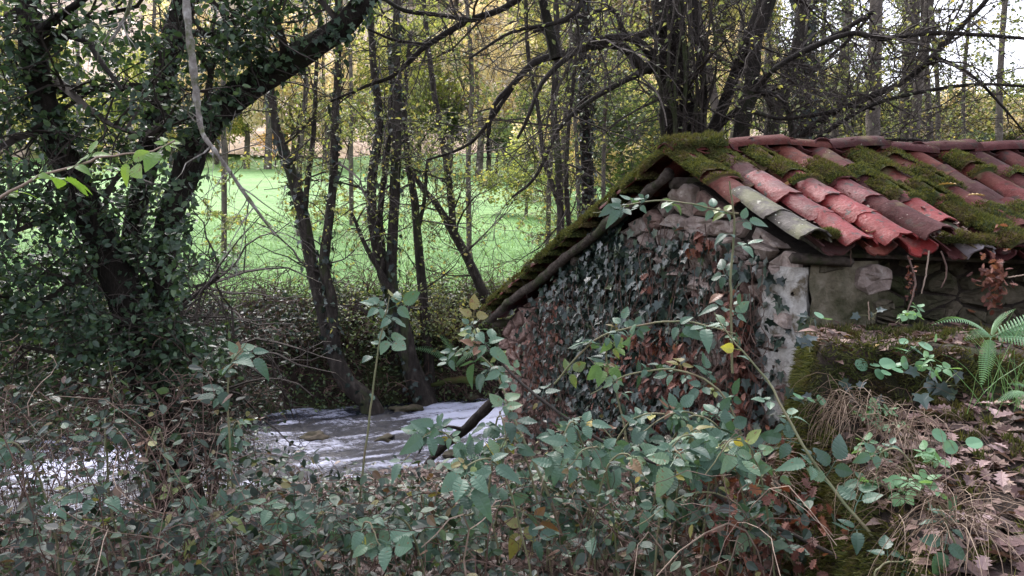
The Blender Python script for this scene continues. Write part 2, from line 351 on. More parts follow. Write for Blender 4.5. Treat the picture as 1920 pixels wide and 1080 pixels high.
# ------------------------------------------------------------------ ground
NX = ([-60, -12, -6, -3.8, -2.1, -.3, .8, 3, 12, 60], [-3, 3.6, 5.1, 5.9, 6.55, 7.4, 8.7, 10.4, 14, 30])
FX = ([-60, -12, -7, -5, -2.8, -.44, 1.5, 4, 12, 60], [0, 6.1, 7.7, 8.5, 9.7, 10.3, 11.3, 12.8, 17, 34])
EX = ([0, 1.2, 1.9, 2.7, 3.3, 3.75, 4.8, 9], [.95, 1.02, 1.07, 1.2, 1.3, 1.55, 5.5, 9])
def nearbank(x): return np.interp(x, *NX)
def farbank(x): return np.interp(x, *FX)
def height(x, y):
    x = np.asarray(x, float); y = np.asarray(y, float)
    tn = nearbank(x) - y; tf = y - farbank(x)
    near = -2.5 + .22 * sm(0, .5, tn) + .17 * np.clip(tn, 0, 30)
    near = np.minimum(near, -1.5 + .04 * np.clip(tn - 5, 0, 50)) + .05 * fbm(x, y, .8, 3)
    bed = -2.85
    meadow = -1.02 + .5 * sm(0, 6, tf - 1.5) + .105 * np.clip(tf - 1.9, 0, 44)
    hillf = np.interp(x / np.maximum(y, 1), [-.8, .1, .3, .45, .8], [1, 1, .75, .2, .16])
    hill = .55 * np.clip(y - 56, 0, 75) * hillf + .06 * np.clip(y - 131, 0, 400)
    far = -2.6 + (meadow + 2.6) * sm(0, 1.5, tf) + .07 * fbm(x, y, 1.0, 9) * sm(60, 5, tf) + hill
    z = np.where(tn > 0, near, np.where(tf > 0, far, 0))
    mid = (tn <= 0) & (tf <= 0)
    z = np.where(mid, bed + .35 * sm(.5, 0, np.minimum(-tn, -tf)), z)
    # raised bank with the terrace at the right
    ex = np.interp(y, *EX)
    terr = -.47 - .03 * (x - 1.3) + .02 * fbm(x, y, .2, 5)
    slope = -.70 - .14 * (2.85 - y) + .16 * (x - 1.6) + .04 * fbm(x, y, .35, 6)
    high = slope + (terr - slope) * sm(2.86, 3.02, y + .05 * fbm(x, y, .3, 8))
    k = sm(-.16, .05, x - ex + .07 * fbm(y, z, .3, 2)) * (y < 9)
    return np.where(tn > 0, z * (1 - k) + high * k, z)

def sheet(name, xs, ys, mat, hf=height, smooth=True, mask=None):
    X, Y = np.meshgrid(xs, ys); Z = hf(X, Y)
    V = np.stack([X, Y, Z], -1).reshape(-1, 3); nx, ny = len(xs), len(ys)
    i = (np.arange(ny - 1)[:, None] * nx + np.arange(nx - 1)[None]).ravel()
    F = np.stack([i, i + 1, i + 1 + nx, i + nx], -1)
    if mask is not None:
        c = V[F].mean(1); F = F[mask(c[:, 0], c[:, 1])]
    g = Geo(); g.add(V, F); o = g.obj(name, mat, None, smooth); o['kind'] = 'structure'
    return o
xs = np.unique(np.concatenate([np.linspace(-45, -8, 60), np.linspace(-8, -1, 90), np.linspace(-1, 3, 140), np.linspace(3, 14, 60), np.linspace(14, 60, 30)]))
ys = np.unique(np.concatenate([np.linspace(-6, 1, 20), np.linspace(1, 4.5, 130), np.linspace(4.5, 13.5, 110), np.linspace(13.5, 30, 30)]))
GROUND = sheet('ground', xs, ys, M['soil'], mask=lambda x, y: y - farbank(x) < 1.72)

def meadow_mat():
    m, t, b, o = new_mat('meadow_grass')
    g = t.nodes.new('ShaderNodeNewGeometry'); n1 = noise(t, .35, 5, .6, g.outputs['Position']); n2 = noise(t, 3.2, 6, .7, g.outputs['Position'])
    c = ramp(t, [(.3, (.15, .30, .10)), (.55, (.21, .37, .14)), (.75, (.29, .38, .17))], n1.outputs[0]).outputs[0]
    c2 = ramp(t, [(.3, (.3, .38, .28)), (.5, (.7, .75, .6)), (.7, (1.0, 1.0, 1.0))], n2.outputs[0]).outputs[0]
    c = mixc(t, .75, c, c2, 'MULTIPLY'); t.links.new(c, b.inputs['Base Color']); b.inputs['Roughness'].default_value = .8; b.inputs['Specular IOR Level'].default_value = .2
    bump(t, b, n2.outputs[0], 1., .15); return m
M['meadow'] = meadow_mat()
M['hill'] = rough_mat('hill', [(.2, .19, .09), (.52, .4, .31), (.72, .6, .5)], .5, .95, 1., .3, second=((.2, .22, .07), .2, .5, .6))  # tones raised pale to stand in for sunlight on the slope
xs2 = np.unique(np.concatenate([np.linspace(-120, -12, 50), np.linspace(-12, 12, 90), np.linspace(12, 160, 60)]))
ys2 = np.unique(np.concatenate([np.linspace(6, 22, 80), np.linspace(22, 60, 50)]))
sheet('meadow', xs2, ys2, M['meadow'], hf=lambda x, y: height(x, y) + .004, mask=lambda x, y: y - farbank(x) > 1.7)
xs3 = np.linspace(-300, 420, 90); ys3 = np.unique(np.concatenate([np.linspace(58.5, 150, 50), np.linspace(150, 600, 20)]))
sheet('hillside', xs3, ys3, M['hill'], hf=lambda x, y: height(x, y) + .3 * sm(58, 60, y) + .8 * fbm(x, y, 12, 4))

# ------------------------------------------------------------------ river
def water_mat():
    m, t, b, o = new_mat('river_water')
    a = t.nodes.new('ShaderNodeAttribute'); a.attribute_name = 'foam_glint'
    g = t.nodes.new('ShaderNodeNewGeometry'); mp = t.nodes.new('ShaderNodeMapping'); mp.inputs['Rotation'].default_value = (0, 0, -.42); mp.inputs['Scale'].default_value = (1, 2.6, 1)
    t.links.new(g.outputs['Position'], mp.inputs[0])
    n = noise(t, 13, 8, .78, mp.outputs[0], .8)
    ad = t.nodes.new('ShaderNodeMath'); ad.operation = 'ADD'; t.links.new(a.outputs['Fac'], ad.inputs[0]); t.links.new(n.outputs[0], ad.inputs[1])
    f = mapr(t, ad.outputs[0], .82, 1.06)
    c = mixc(t, f, (.014, .016, .024), (.5, .52, .64)); t.links.new(c, b.inputs['Base Color'])  # lavender-white paints both foam and sky reflected in the ripples
    r = mixc(t, f, (.1, .1, .1), (.6, .6, .6)); t.links.new(r, b.inputs['Roughness']); b.inputs['IOR'].default_value = 1.33
    bump(t, b, n.outputs[0], .5, .04); return m
xs = np.arange(-8, 3.5, .03); ys = np.arange(4.6, 12.6, .03)
def wave(x, y):
    u = x * .91 + y * .41; v = -x * .41 + y * .91
    return .045 * fbm(u * .55, v * 1.4, .26, 21, 5) + .04 * np.abs(fbm(u * .6, v * 1.3, .16, 31, 3))
ob = sheet('river_water', xs, ys, water_mat(), hf=lambda x, y: -2.44 + wave(x, y), mask=lambda x, y: (y > nearbank(x) - .45) & (y < farbank(x) + .5))
me = ob.data; V = np.empty(len(me.vertices) * 3, np.float32); me.vertices.foreach_get('co', V); V = V.reshape(-1, 3)
u = V[:, 0] * .91 + V[:, 1] * .41; v = -V[:, 0] * .41 + V[:, 1] * .91
foam_glint = .24 + .34 * fbm(u * .35, v * 1.5, .22, 41, 5) + .3 * fbm(u, v, 1.3, 47, 2) + 4. * (V[:, 2] + 2.44)  # foam together with painted sky glints, stronger on wave crests
foam_glint += .34 * np.exp(-(((V[:, 0] + .5) / .9) ** 2 + ((V[:, 1] - 9.2) / .9) ** 2)) + .3 * np.exp(-(((V[:, 0] + 4.3) / .8) ** 2 + ((V[:, 1] - 7.5) / .45) ** 2)) + .2 * np.exp(-(((V[:, 0] + 1.1) / 1.2) ** 2 + ((V[:, 1] - 8.0) / .6) ** 2))
a = me.attributes.new('foam_glint', 'FLOAT', 'POINT'); a.data.foreach_set('value', foam_glint.astype(np.float32))

# ------------------------------------------------------------------ the stone shed
GA, RB = math.radians(68), math.radians(15)
g_ = np.array((-math.cos(GA), math.sin(GA), 0)); r_ = np.array((math.cos(RB), math.sin(RB), 0))
ER = at(1488, 462, 3.7)
def on_gable(px, py):
    q = at(px, py, 1.0); k = q[0]
    t = (ER[0] - k * ER[1]) / (k * g_[1] - g_[0])
    P = ER + g_ * t; P[2] = q[2] * P[1]
    return P, t
AP, ua = on_gable(1252, 312); EL, ul = on_gable(912, 590)
print('gable', ER, AP, EL, ua, ul)
def ridge(v): return AP + v * r_ + np.array((0, 0, .035 * v + .02 * math.sin(v * 2.1)))
def eaveR(v): return ER + v * r_ + np.array((0, 0, -.035 * v + .015 * math.sin(v * 2.7)))
def eaveL(v): return EL + v * r_
def slope_frame(v, side):
    e = (eaveR if side > 0 else eaveL)(v); R0 = ridge(v); d = e - R0; L = np.linalg.norm(d); d = d / L
    n = np.cross(d, r_) * (1 if side < 0 else -1); n = nrm(n)
    if n[2] < 0: n = -n
    a = np.cross(d, n)
    return R0, d, nrm(a), n, L

shed = empty('stone_shed', (ER[0] - .3, ER[1] + .8, -1.6), 'old rubble stone shed with a mossy red barrel tile roof beside the stream', 'shed')

# wall outline in (u along gable, z)
DROP = .13
wv = .16                              # the gable wall stands back from the verge
def wallpt(u, z, out=0., v=wv): return ER + g_ * u + r_ * (v - out) + np.array((0, 0, z - ER[2]))
gz0, gz1, gz2 = ER[2] - DROP, AP[2] - DROP, EL[2] - DROP
u0, u2 = .11, ul - .12
gpoly = [(u0, -2.75), (u0, gz0 + .075), (ua, gz1 + .05), (u2, gz2 + .05), (u2, -2.75)]

def clip(poly, a, b, c):
    """keep a*x+b*y<=c"""
    o = []
    for i in range(len(poly)):
        p, q = poly[i], poly[(i + 1) % len(poly)]; dp = a * p[0] + b * p[1] - c; dq = a * q[0] + b * q[1] - c
        if dp <= 0: o.append(p)
        if dp * dq < 0: s = dp / (dp - dq); o.append((p[0] + s * (q[0] - p[0]), p[1] + s * (q[1] - p[1])))
    return o
def voronoi(seeds, bound, an=1.7):
    S = np.array(seeds) * [1, an]; cells = []
    for i, s in enumerate(S):
        d = ((S - s) ** 2).sum(1); nb = np.argsort(d)[1:16]
        poly = [(x, y * an) for x, y in bound]
        for j in nb:
            q = S[j]; a, b = q - s; poly = clip(poly, a, b, (q @ q - s @ s) / 2)
            if len(poly) < 3: break
        if len(poly) >= 3: cells.append([(x, y / an) for x, y in poly])
    return cells
def stone_geo(cell, to3, proud=.035, gap=.011):
    c = np.mean(cell, 0); p = np.array(cell)
    o = []                                           # chaikin once, rounded corners
    for i in range(len(p)):
        a, b = p[i], p[(i + 1) % len(p)]; o += [a * .88 + b * .12, a * .12 + b * .88]
    p = np.array(o); rad = np.linalg.norm(p - c, axis=1, keepdims=True); p = c + (p - c) * np.clip(1 - gap / np.maximum(rad, .01), .3, 1) * (1 + rng.normal(0, .05, (len(p), 1)))
    m = len(p); pr = proud * (.55 + .9 * rng.random()); tx, ty = rng.normal(0, .16, 2)
    def ring(s, d, j=0): return [to3(*(c + (q - c) * s), d + (q - c)[0] * tx + (q - c)[1] * ty + rng.normal(0, j)) for q in p]
    V = ring(1, -.03) + ring(.98, pr * .6, .004) + ring(.85, pr, .009) + ring(.4, pr * 1.12, .011) + [to3(c[0], c[1], pr * 1.1)]
    F4 = []
    for k in range(3):
        for i in range(m): F4.append((k * m + i, k * m + (i + 1) % m, (k + 1) * m + (i + 1) % m, (k + 1) * m + i))
    F3 = [(3 * m + i, 3 * m + (i + 1) % m, 4 * m) for i in range(m)]
    return np.array(V), np.array(F4), np.array(F3)
def seeds_in(poly, du, dz):
    P = np.array(poly); lo, hi = P.min(0), P.max(0); o = []; z = lo[1]; row = 0
    while z < hi[1]:
        x = lo[0] + rng.random() * du
        while x < hi[0]:
            q = (x + rng.normal(0, du * .2), z + rng.normal(0, dz * .3)); ins = True
            for i in range(len(poly)):
                a, b = poly[i], poly[(i + 1) % len(poly)]
                if (b[0] - a[0]) * (q[1] - a[1]) - (b[1] - a[1]) * (q[0] - a[0]) > 0: ins = False
            if ins: o.append(q)
            x += du * (.55 + .9 * rng.random())
        z += dz; row += 1
    return o
def joined_stone(cells, to3, mat, name, parent, proud):
    g = Geo()
    for c in cells:
        V, a, b = stone_geo(c, to3, proud); n0 = g.n; g.add(V, a); g.F.setdefault(3, []).append((b + n0, np.full(len(b), .5, np.float32), np.zeros(len(b), np.int32)))
    o = g.obj(name, mat, parent); o['kind'] = 'stuff'; return o
def single_stone(c, to3, mat, parent, proud):
    g = Geo(); V, a, b = stone_geo(c, to3, proud); g.add(V, a); g.F.setdefault(3, []).append((b, np.full(len(b), .5, np.float32), np.zeros(len(b), np.int32)))
    return g.obj('stone', mat, parent)

def prism(geo, poly3, off, mat=0):
    """closed prism from polygon points and an offset vector"""
    P = np.array(poly3); Q = P + off; m = len(P); V = np.vstack([P, Q])
    side = [(i, (i + 1) % m, m + (i + 1) % m, m + i) for i in range(m)]
    geo.add(V, np.array(side), .5, mat); geo.add(P, np.array([list(range(m))]), .5, mat); geo.add(Q, np.array([list(range(m))[::-1]]), .5, mat)
g = Geo(); prism(g, [wallpt(u, z) for u, z in gpoly], r_ * .42)
gw = g.obj('gable_wall', M['mortar'], shed)
cells = voronoi(seeds_in(gpoly, .2, .115), gpoly)
cells.sort(key=lambda c: -np.mean(c, 0)[1] + np.mean(c, 0)[0] * .28)      # nearest the camera and the top first
to3 = lambda u, z, d: wallpt(u, z, d)
for c in cells[:225]:
    uu, zz = np.mean(c, 0)
    single_stone(c, to3, M['stone_red'] if (rng.random() < .28 or uu > 2.9) else M['stone'], gw, .035)
if len(cells) > 225: joined_stone(cells[225:], to3, M['stone_red'], 'rubble_stone', gw, .035)
print('gable stones', len(cells))

# wall under the near eave: a plastered pier, then recessed dark courses
def epoint(v, z, out=0.): return ER + g_ * (u0 - out) + r_ * v + np.array((0, 0, z - ER[2]))
PIER = .62
g = Geo(); prism(g, [epoint(wv + .02, -1.5, .0), epoint(PIER, -1.5, .0), epoint(PIER, gz0 + .06, .0), epoint(wv + .02, gz0 + .06, .0)], g_ * .5)
pier = g.obj('pier', M['mortar'], shed)
g = Geo(); nu, nz = 26, 40; us = np.linspace(wv + .0, PIER, nu); zs = np.linspace(-1.1, gz0 + .05, nz); UU, ZZ = np.meshgrid(us, zs)
dd = .045 + .03 * fbm(UU, ZZ, .22, 44) + .02 * fbm(UU, ZZ, .07, 45) - .08 * sm(PIER - .06, PIER, UU)
V = np.array([epoint(a, b, c) for a, b, c in zip(UU.ravel(), ZZ.ravel(), dd.ravel())]); i = (np.arange(nz - 1)[:, None] * nu + np.arange(nu - 1)[None]).ravel()
g.add(V, np.stack([i, i + 1, i + 1 + nu, i + nu], -1)); g.obj('render_coat', M['plaster_green'], pier, True)
single_stone([(.4, -.30), (.42, -.2), (.52, -.165), (.64, -.19), (.655, -.26), (.63, -.33), (.5, -.36)], lambda u, z, d: epoint(u, z, d + .045), M['stone'], pier, .05)
single_stone([(.5, -.38), (.6, -.35), (.66, -.38), (.655, -.43), (.56, -.46)], lambda u, z, d: epoint(u, z, d + .04), M['stone_dark'], pier, .04)
single_stone([(.2, -.17), (.36, -.165), (.37, -.21), (.2, -.23)], lambda u, z, d: epoint(u, z, d + .035), M['stone_dark'], pier, .04)
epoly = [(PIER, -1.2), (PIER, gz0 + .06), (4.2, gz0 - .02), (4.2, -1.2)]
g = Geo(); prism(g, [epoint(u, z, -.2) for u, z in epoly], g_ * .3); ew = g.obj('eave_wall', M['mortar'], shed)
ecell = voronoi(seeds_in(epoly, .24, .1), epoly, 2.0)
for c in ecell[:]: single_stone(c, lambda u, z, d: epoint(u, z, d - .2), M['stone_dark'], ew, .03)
print('eave stones', len(ecell))
# back and river side walls, unseen but solid
g = Geo(); prism(g, [wallpt(u2, -2.75, 0, wv + .43), wallpt(u2, -2.75, 0, 5.), wallpt(u2, gz2, 0, 5.), wallpt(u2, gz2, 0, wv + .43)], -g_ * .35)
g.obj('river_wall', M['stone_red'], shed)
# plaster left on the corner
def plaster():
    g = Geo(); nu, nz = 22, 46
    us = np.linspace(0, 1, nu); zs = np.linspace(-1.02, gz0 + .02, nz)
    V = []
    for z in zs:
        wdt = .2 + .05 * math.sin(z * 9) + .26 * float(fbm(z, 1.3, .15, 51)); wdt2 = .03
        for a in us:
            if a < .72: u = u0 + (1 - a / .72) * wdt; p = wallpt(u, z, .055 + .012 * float(fbm(u, z, .08, 52)) - .06 * sm(.8, 1, 1 - a / .72)); 
            else: t = (a - .72) / .28; p = epoint(wv - .045 + t * .1 * (1 + .5 * float(fbm(z, 3, .15, 57))), z, .055 + .012 * float(fbm(t, z, .08, 53)) - .05 * t)
            V.append(p)
    i = (np.arange(nz - 1)[:, None] * nu + np.arange(nu - 1)[None]).ravel(); F = np.stack([i, i + 1, i + 1 + nu, i + nu], -1)
    keep = vn(np.repeat(zs[:-1], nu - 1), np.tile(us[:-1], nz - 1) * .3, .05, 77) < .9
    g.add(np.array(V), F[keep]); o = g.obj('plaster', M['plaster'], shed, True)
plaster()

# tiles -------------------------------------------------------------
def tile_mesh(name, L, wa, wb, mat, seed, th=.013, arc=1.0):
    """barrel tile along +x(down slope), width wa at top, wb at the bottom, axis z up"""
    r = random.Random(seed); seg, ls = 12, 6; V = []; F = []
    ph = r.random() * 9; chip = [r.random() ** 2 * .03 for _ in range(seg + 1)]
    for lay in (0, 1):
        for j in range(ls + 1):
            t = j / ls; wd = (wa + (wb - wa) * t) / 2 - lay * th
            for i in range(seg + 1):
                a = PI * (.5 + (i / seg - .5) * arc)
                x = t * L - (chip[i] if j == ls else 0) + .003 * math.sin(i * 2 + ph)
                wob = 1 + .012 * math.sin(j * 1.3 + ph + i * .4)
                V.append((x, math.cos(a) * wd * wob, math.sin(a) * wd * .62 * wob + .004 * math.sin(t * 5 + ph)))
    n = seg + 1; o = (ls + 1) * n
    for j in range(ls):
        for i in range(seg):
            a = j * n + i; F.append((a, a + 1, a + n + 1, a + n)); F.append((o + a, o + a + n, o + a + n + 1, o + a + 1))
    for j in (0, ls):
        for i in range(seg): a = j * n + i; F.append((a, a + 1, o + a + 1, o + a) if j else (a, o + a, o + a + 1, a + 1))
    for i in (0, seg):
        for j in range(ls): a = j * n + i; F.append((a, a + n, o + a + n, o + a) if i else (a, o + a, o + a + n, a + n))
    g = Geo(); g.add(np.array(V), np.array(F)); me = g.mesh(name, mat, True)
    try: me.set_sharp_from_angle(angle=math.radians(40))
    except Exception: pass
    return me
CW = .205
TM = {k: [tile_mesh('roof_tile', .36, CW * .8, CW, M[k], s) for s in range(4)] for k in ('tile_red', 'tile_dull', 'tile_grey', 'tile_slate')}
def moss_mesh(seed, L=.30, wd=CW, cover=.85, n=1500):
    r = np.random.default_rng(seed); g = Geo()
    nu, nv = 22, 14; U, A = np.meshgrid(np.linspace(0, L, nu), np.linspace(.06, .94, nv), indexing='ij')
    lump = .006 + .018 * (vn(U + seed, A * .3, .05, seed) ** 1.5) + .012 * vn(U + seed, A * .3, .11, seed + 5)
    edge = sm(0, .16, A) * sm(1, .84, A) * sm(0, .05, U) * sm(L, L - .04, U); hgt = lump * edge - .006
    def surf(U, A, h): th = PI * A; rr = wd / 2 * (.82 + .18 * U / L) + h; return np.stack([U, np.cos(th) * rr, np.sin(th) * (rr * .62 + h * .4)], -1)
    V = surf(U, A, hgt).reshape(-1, 3); i = (np.arange(nu - 1)[:, None] * nv + np.arange(nv - 1)[None]).ravel()
    F = np.stack([i, i + nv, i + nv + 1, i + 1], -1)
    fn = vn(V[F[:, 0], 0] + seed * 3, V[F[:, 0], 1], .07, seed + 9); F = F[fn < cover]
    g.add(V, F, .12)
    uu = r.random(n) * L; aa = .08 + .84 * r.random(n)
    P0 = surf(uu, aa, 0 * uu); q = vn(P0[:, 0] + seed * 3, P0[:, 1], .07, seed + 9) < cover; uu, aa = uu[q], aa[q]
    e = sm(0, .16, aa) * sm(1, .84, aa); hh = (.005 + .018 * (vn(uu + seed, aa * .3, .05, seed) ** 1.5) + .012 * vn(uu + seed, aa * .3, .11, seed + 5)) * e - .006
    P = surf(uu, aa, hh); N = nrm(np.stack([0 * uu + .15, np.cos(PI * aa), np.sin(PI * aa)], -1) + r.normal(0, .45, (len(uu), 3)))
    T = nrm(np.cross(N, r.normal(0, 1, N.shape))); ln = (.012 + .014 * r.random(len(uu)))[:, None]; wd_ = .0032
    V = np.stack([P - T * wd_, P + T * wd_, P + N * ln], 1).reshape(-1, 3)
    g.add(V, np.arange(len(V)).reshape(-1, 3), .25 + .75 * r.random(len(P)))
    return g.mesh('moss_cushion', M['moss'])
MOSS = [moss_mesh(s, cover=.72 + .05 * s) for s in range(5)] + [moss_mesh(9 + s, cover=.48, n=1200) for s in range(3)]

def boards(e, side):
    g = Geo(); A = [ridge(.24), ridge(3.9), e(3.9) + g_ * .05 * side, e(.24) + g_ * .05 * side]
    prism(g, [p - np.array((0, 0, .035)) for p in A], np.array((0, 0, -.02))); return g.obj('roof', M['wood'], shed)
roofR = boards(eaveR, 1); roofL = boards(eaveL, -1)
def frame(o, d, a, n, roll=0, pitch=0, yaw=0, flip=False):
    m = Matrix(((d[0], a[0], n[0], o[0]), (d[1], a[1], n[1], o[1]), (d[2], a[2], n[2], o[2]), (0, 0, 0, 1)))
    m = m @ Matrix.Rotation(yaw, 4, 'Z') @ Matrix.Rotation(pitch, 4, 'Y') @ Matrix.Rotation(roll, 4, 'X')
    if flip: m = m @ Matrix.Rotation(PI, 4, 'X')
    return m
def put(name, me, parent, m):
    o = bpy.data.objects.new(name, me); COL.objects.link(o); o.parent = parent
    o.matrix_basis = m
    return o
NROW = 5; EXP = .247
rt = random.Random(5)
moss_on = {(0, 0): 1, (0, 1): .8, (1, 0): 1, (1, 1): .3, (2, 0): 1, (2, 1): 1, (3, 1): 1, (3, 0): .5, (4, 1): 1, (4, 2): 1, (5, 2): .7, (5, 4): 1, (6, 3): 1, (6, 4): .5}
def kind_of(c, r):
    if c == 0: return 'tile_grey' if r >= 3 else 'tile_dull'
    if (c, r) in ((1, 4), (1, 3), (1, 2), (2, 2), (2, 3), (3, 2), (2, 4), (4, 3)): return 'tile_red'
    if (c, r) == (4, 4): return 'tile_slate'
    return 'tile_dull'
v_step = .252
NCOL = 15
def jz(s): return (rt.random() - .5) * 2 * s
for c in range(NCOL):
    v = .045 + c * v_step
    for r in range(NROW):
        # cover
        R0, d, a, n, L = slope_frame(v, 1)
        s0 = L - EXP * (NROW - r) + .01 - .035
        if c == 1 and r == 4: s0 += .03
        o = R0 + d * s0 + n * (.052 + .012) + r_ * jz(.012)
        pitch = .035 + jz(.018)
        if (c, r) in ((3, 4),): o = o + n * .02 - d * .03; pitch = .02
        if (c, r) == (4, 4): o = o - n * .035
        if c >= 5 and r == 4: o = o - n * .015
        put('roof_tile', TM[kind_of(c, r)][rt.randrange(4)], roofR, frame(o + n * abs(jz(.008)), d, a, n, jz(.11), pitch + jz(.02), jz(.055)))
        # channel
        if c < NCOL - 1:
            R1, d1, a1, n1, L1 = slope_frame(v + v_step / 2, 1)
            o = R1 + d1 * (L1 - EXP * (NROW - r) - .01) + n1 * (.065)
            put('roof_tile', TM['tile_red' if c in (2,) and r == 4 else 'tile_dull'][rt.randrange(4)], roofR, frame(o, d1, a1, n1, jz(.04), .03 + jz(.01), jz(.02), True))
        p = moss_on.get((c, r), 0 if c < 5 else (.62 if c > 6 else .42))
        if rt.random() < p:
            mi = rt.randrange(5) if (rt.random() < .55 or c < 4) else 5 + rt.randrange(3)
            o2 = R0 + d * (s0 + .055) + n * (.052 + .02)
            m = frame(o2, d, a, n, jz(.1), pitch, jz(.05)); mo = put('moss_cushion', MOSS[mi], roofR, m)
            mo.matrix_basis = m @ Matrix.Diagonal((.92 + .15 * rt.random(), 1.02 + .1 * rt.random(), .72 + .35 * rt.random(), 1))
# far slope: two verge columns as single tiles, the rest joined
gj = Geo()
for c in range(NCOL):
    v = .06 + c * v_step
    R0, d, a, n, L = slope_frame(v, -1); nr = int(math.ceil(L / EXP))
    for r in range(nr):
        s0 = L - EXP * (nr - r)
        for fl in (False, True):
            vv = v if not fl else v + v_step / 2
            R1, d, a, n, L = slope_frame(vv, -1)
            m = frame(R1 + d * s0 + n * (.065), d, a, n, jz(.05), .03 + jz(.02), jz(.03), fl)
            if c < 2: put('roof_tile', TM['tile_dull'][rt.randrange(4)], roofL, m)
            else:
                me = TM['tile_dull'][rt.randrange(4)]; V = np.empty(len(me.vertices) * 3, np.float32); me.vertices.foreach_get('co', V)
                F = np.empty(len(me.polygons) * 4, np.int32); me.loops.foreach_get('vertex_index', F)
                V = V.reshape(-1, 3) @ np.array(m.to_3x3()).T + np.array(m.translation); gj.add(V, F.reshape(-1, 4))
            if c == 0 and not fl and rt.random() < .9:
                put('moss_cushion', MOSS[rt.randrange(8)], roofL, frame(R1 + d * (s0 + .04) + n * .075 - r_ * .0, d, a, n, .25 + jz(.1), .03, 0) @ Matrix.Diagonal((1, 1.05, 1.25, 1)))
o = gj.obj('joined_tile', M['tile_dull'], None, True); o['kind'] = 'stuff'; o.parent = roofL
# ridge tiles
RT = [tile_mesh('ridge_tile', .46, .2, .24, M['tile_dull'], 30 + s, .014) for s in range(3)]
v = -.03; i = 0
while v < 3.8:
    p = ridge(v); q = ridge(v + .4); d = nrm(q - p); n = nrm(np.array((0, 0, 1.)) - d * d[2]); a = np.cross(n, d)
    put('ridge_tile', RT[i % 3], roofR, frame(p + np.array((0, 0, .088)), d, a, n, jz(.12), jz(.06) - (.02 if i else 0), jz(.06)))
    if i in (0,):
        put('moss_cushion', MOSS[i], roofR, frame(p + np.array((0, 0, .085)), d, a, n, 0, 0, 0) @ Matrix.Diagonal((1.3, 1.2, 1.35, 1)))
        put('moss_cushion', MOSS[3], roofR, frame(p + np.array((0, 0, .08)), d, a, n, .55, 0, 0) @ Matrix.Diagonal((1.2, 1.15, 1.2, 1)))
    v += .385; i += 1
# timbers under the verge and eave
def log(name, p, q, r, mat, parent, sides=10, n=8, jit=.08):
    t = np.linspace(0, 1, n)[:, None]; P = p * (1 - t) + q * t + rng.normal(0, r * jit, (n, 3)); R = np.full(n, r) * (1 + rng.normal(0, .04 + jit * .4, n))
    P = np.vstack([P[0], P, P[-1]]); R = np.concatenate([[.001], R, [.001]])
    g = Geo(); g.add(*tubes(P[None], R[None], sides)); return g.obj(name, mat, parent, True)
dn = np.array((0, 0, -1.))
log('rafter', AP + dn * .055 + r_ * .02, EL + dn * .055 + r_ * .02, .04, M['wood'], shed, 9, 30, .2)
log('eave_plank', ER + r_ * .02 + dn * .06 + g_ * .04, eaveR(.34) + dn * .08 + g_ * .0, .028, M['wood'], shed, 4)
for uu, zz in ((ua, AP[2] - .1), (ua + 1.4, AP[2] - .1 - 1.4 * (AP[2] - EL[2]) / (ul - ua)), (u2, EL[2] - .08)):
    log('purlin', wallpt(uu, zz, .13), wallpt(uu, zz, 0, 4.), .045, M['wood'], shed)
# debris and litter on the lower roof
def roof_pts(n, vlo, vhi, slo, shi, lift=.06, mode='channel'):
    P = []
    for _ in range(n):
        v = vlo + (vhi - vlo) * rng.random()
        if mode == 'channel': v = .045 + (round((v - .045) / v_step - .5) + .5) * v_step + rng.normal(0, .035)
        R0, d, a, n_, L = slope_frame(v, 1); s = (slo + (shi - slo) * rng.random()) * L
        off = abs(((v - .045) / v_step) % 1 - .5) * 2; z = .03 + .085 * off ** .7
        P.append(R0 + d * s + n_ * (z + lift - .035 + rng.random() * .012))
    return np.array(P)
g = Geo()
for tpl, n, mode, sz in ((simple_leaf(), 1300, 'channel', .042), (oak_leaf(), 150, 'channel', .065), (simple_leaf(), 420, 'any', .035), (ovate_leaf(), 60, 'any', .045)):
    for vlo, vhi, slo, shi, fr in ((.1, 3.6, .1, 1., .6), (.9, 2.2, .55, 1.03, .4)):
        k = int(n * fr); scatter(g, tpl, roof_pts(k, vlo, vhi, slo, shi, .03, mode), rots(k, 1.1), sz * (.6 + .7 * rng.random(k)))
o = g.obj('leaf_litter', M['litter']); props(o, 'pale fallen leaves caught between the roof tiles', 'fallen leaves', None, 'stuff')
def tufts(P, N, ln, wdt, mat, tlo=0, thi=1, spread=.5):
    n = len(P); D = nrm(N + rng.normal(0, spread, (n, 3))); T = nrm(np.cross(D, rng.normal(0, 1, (n, 3))))
    l = (ln * (.5 + rng.random(n)))[:, None]; V = np.stack([P - T * wdt, P + T * wdt, P + D * l], 1).reshape(-1, 3)
    return V, np.arange(3 * n).reshape(-1, 3), tlo + (thi - tlo) * rng.random(n)
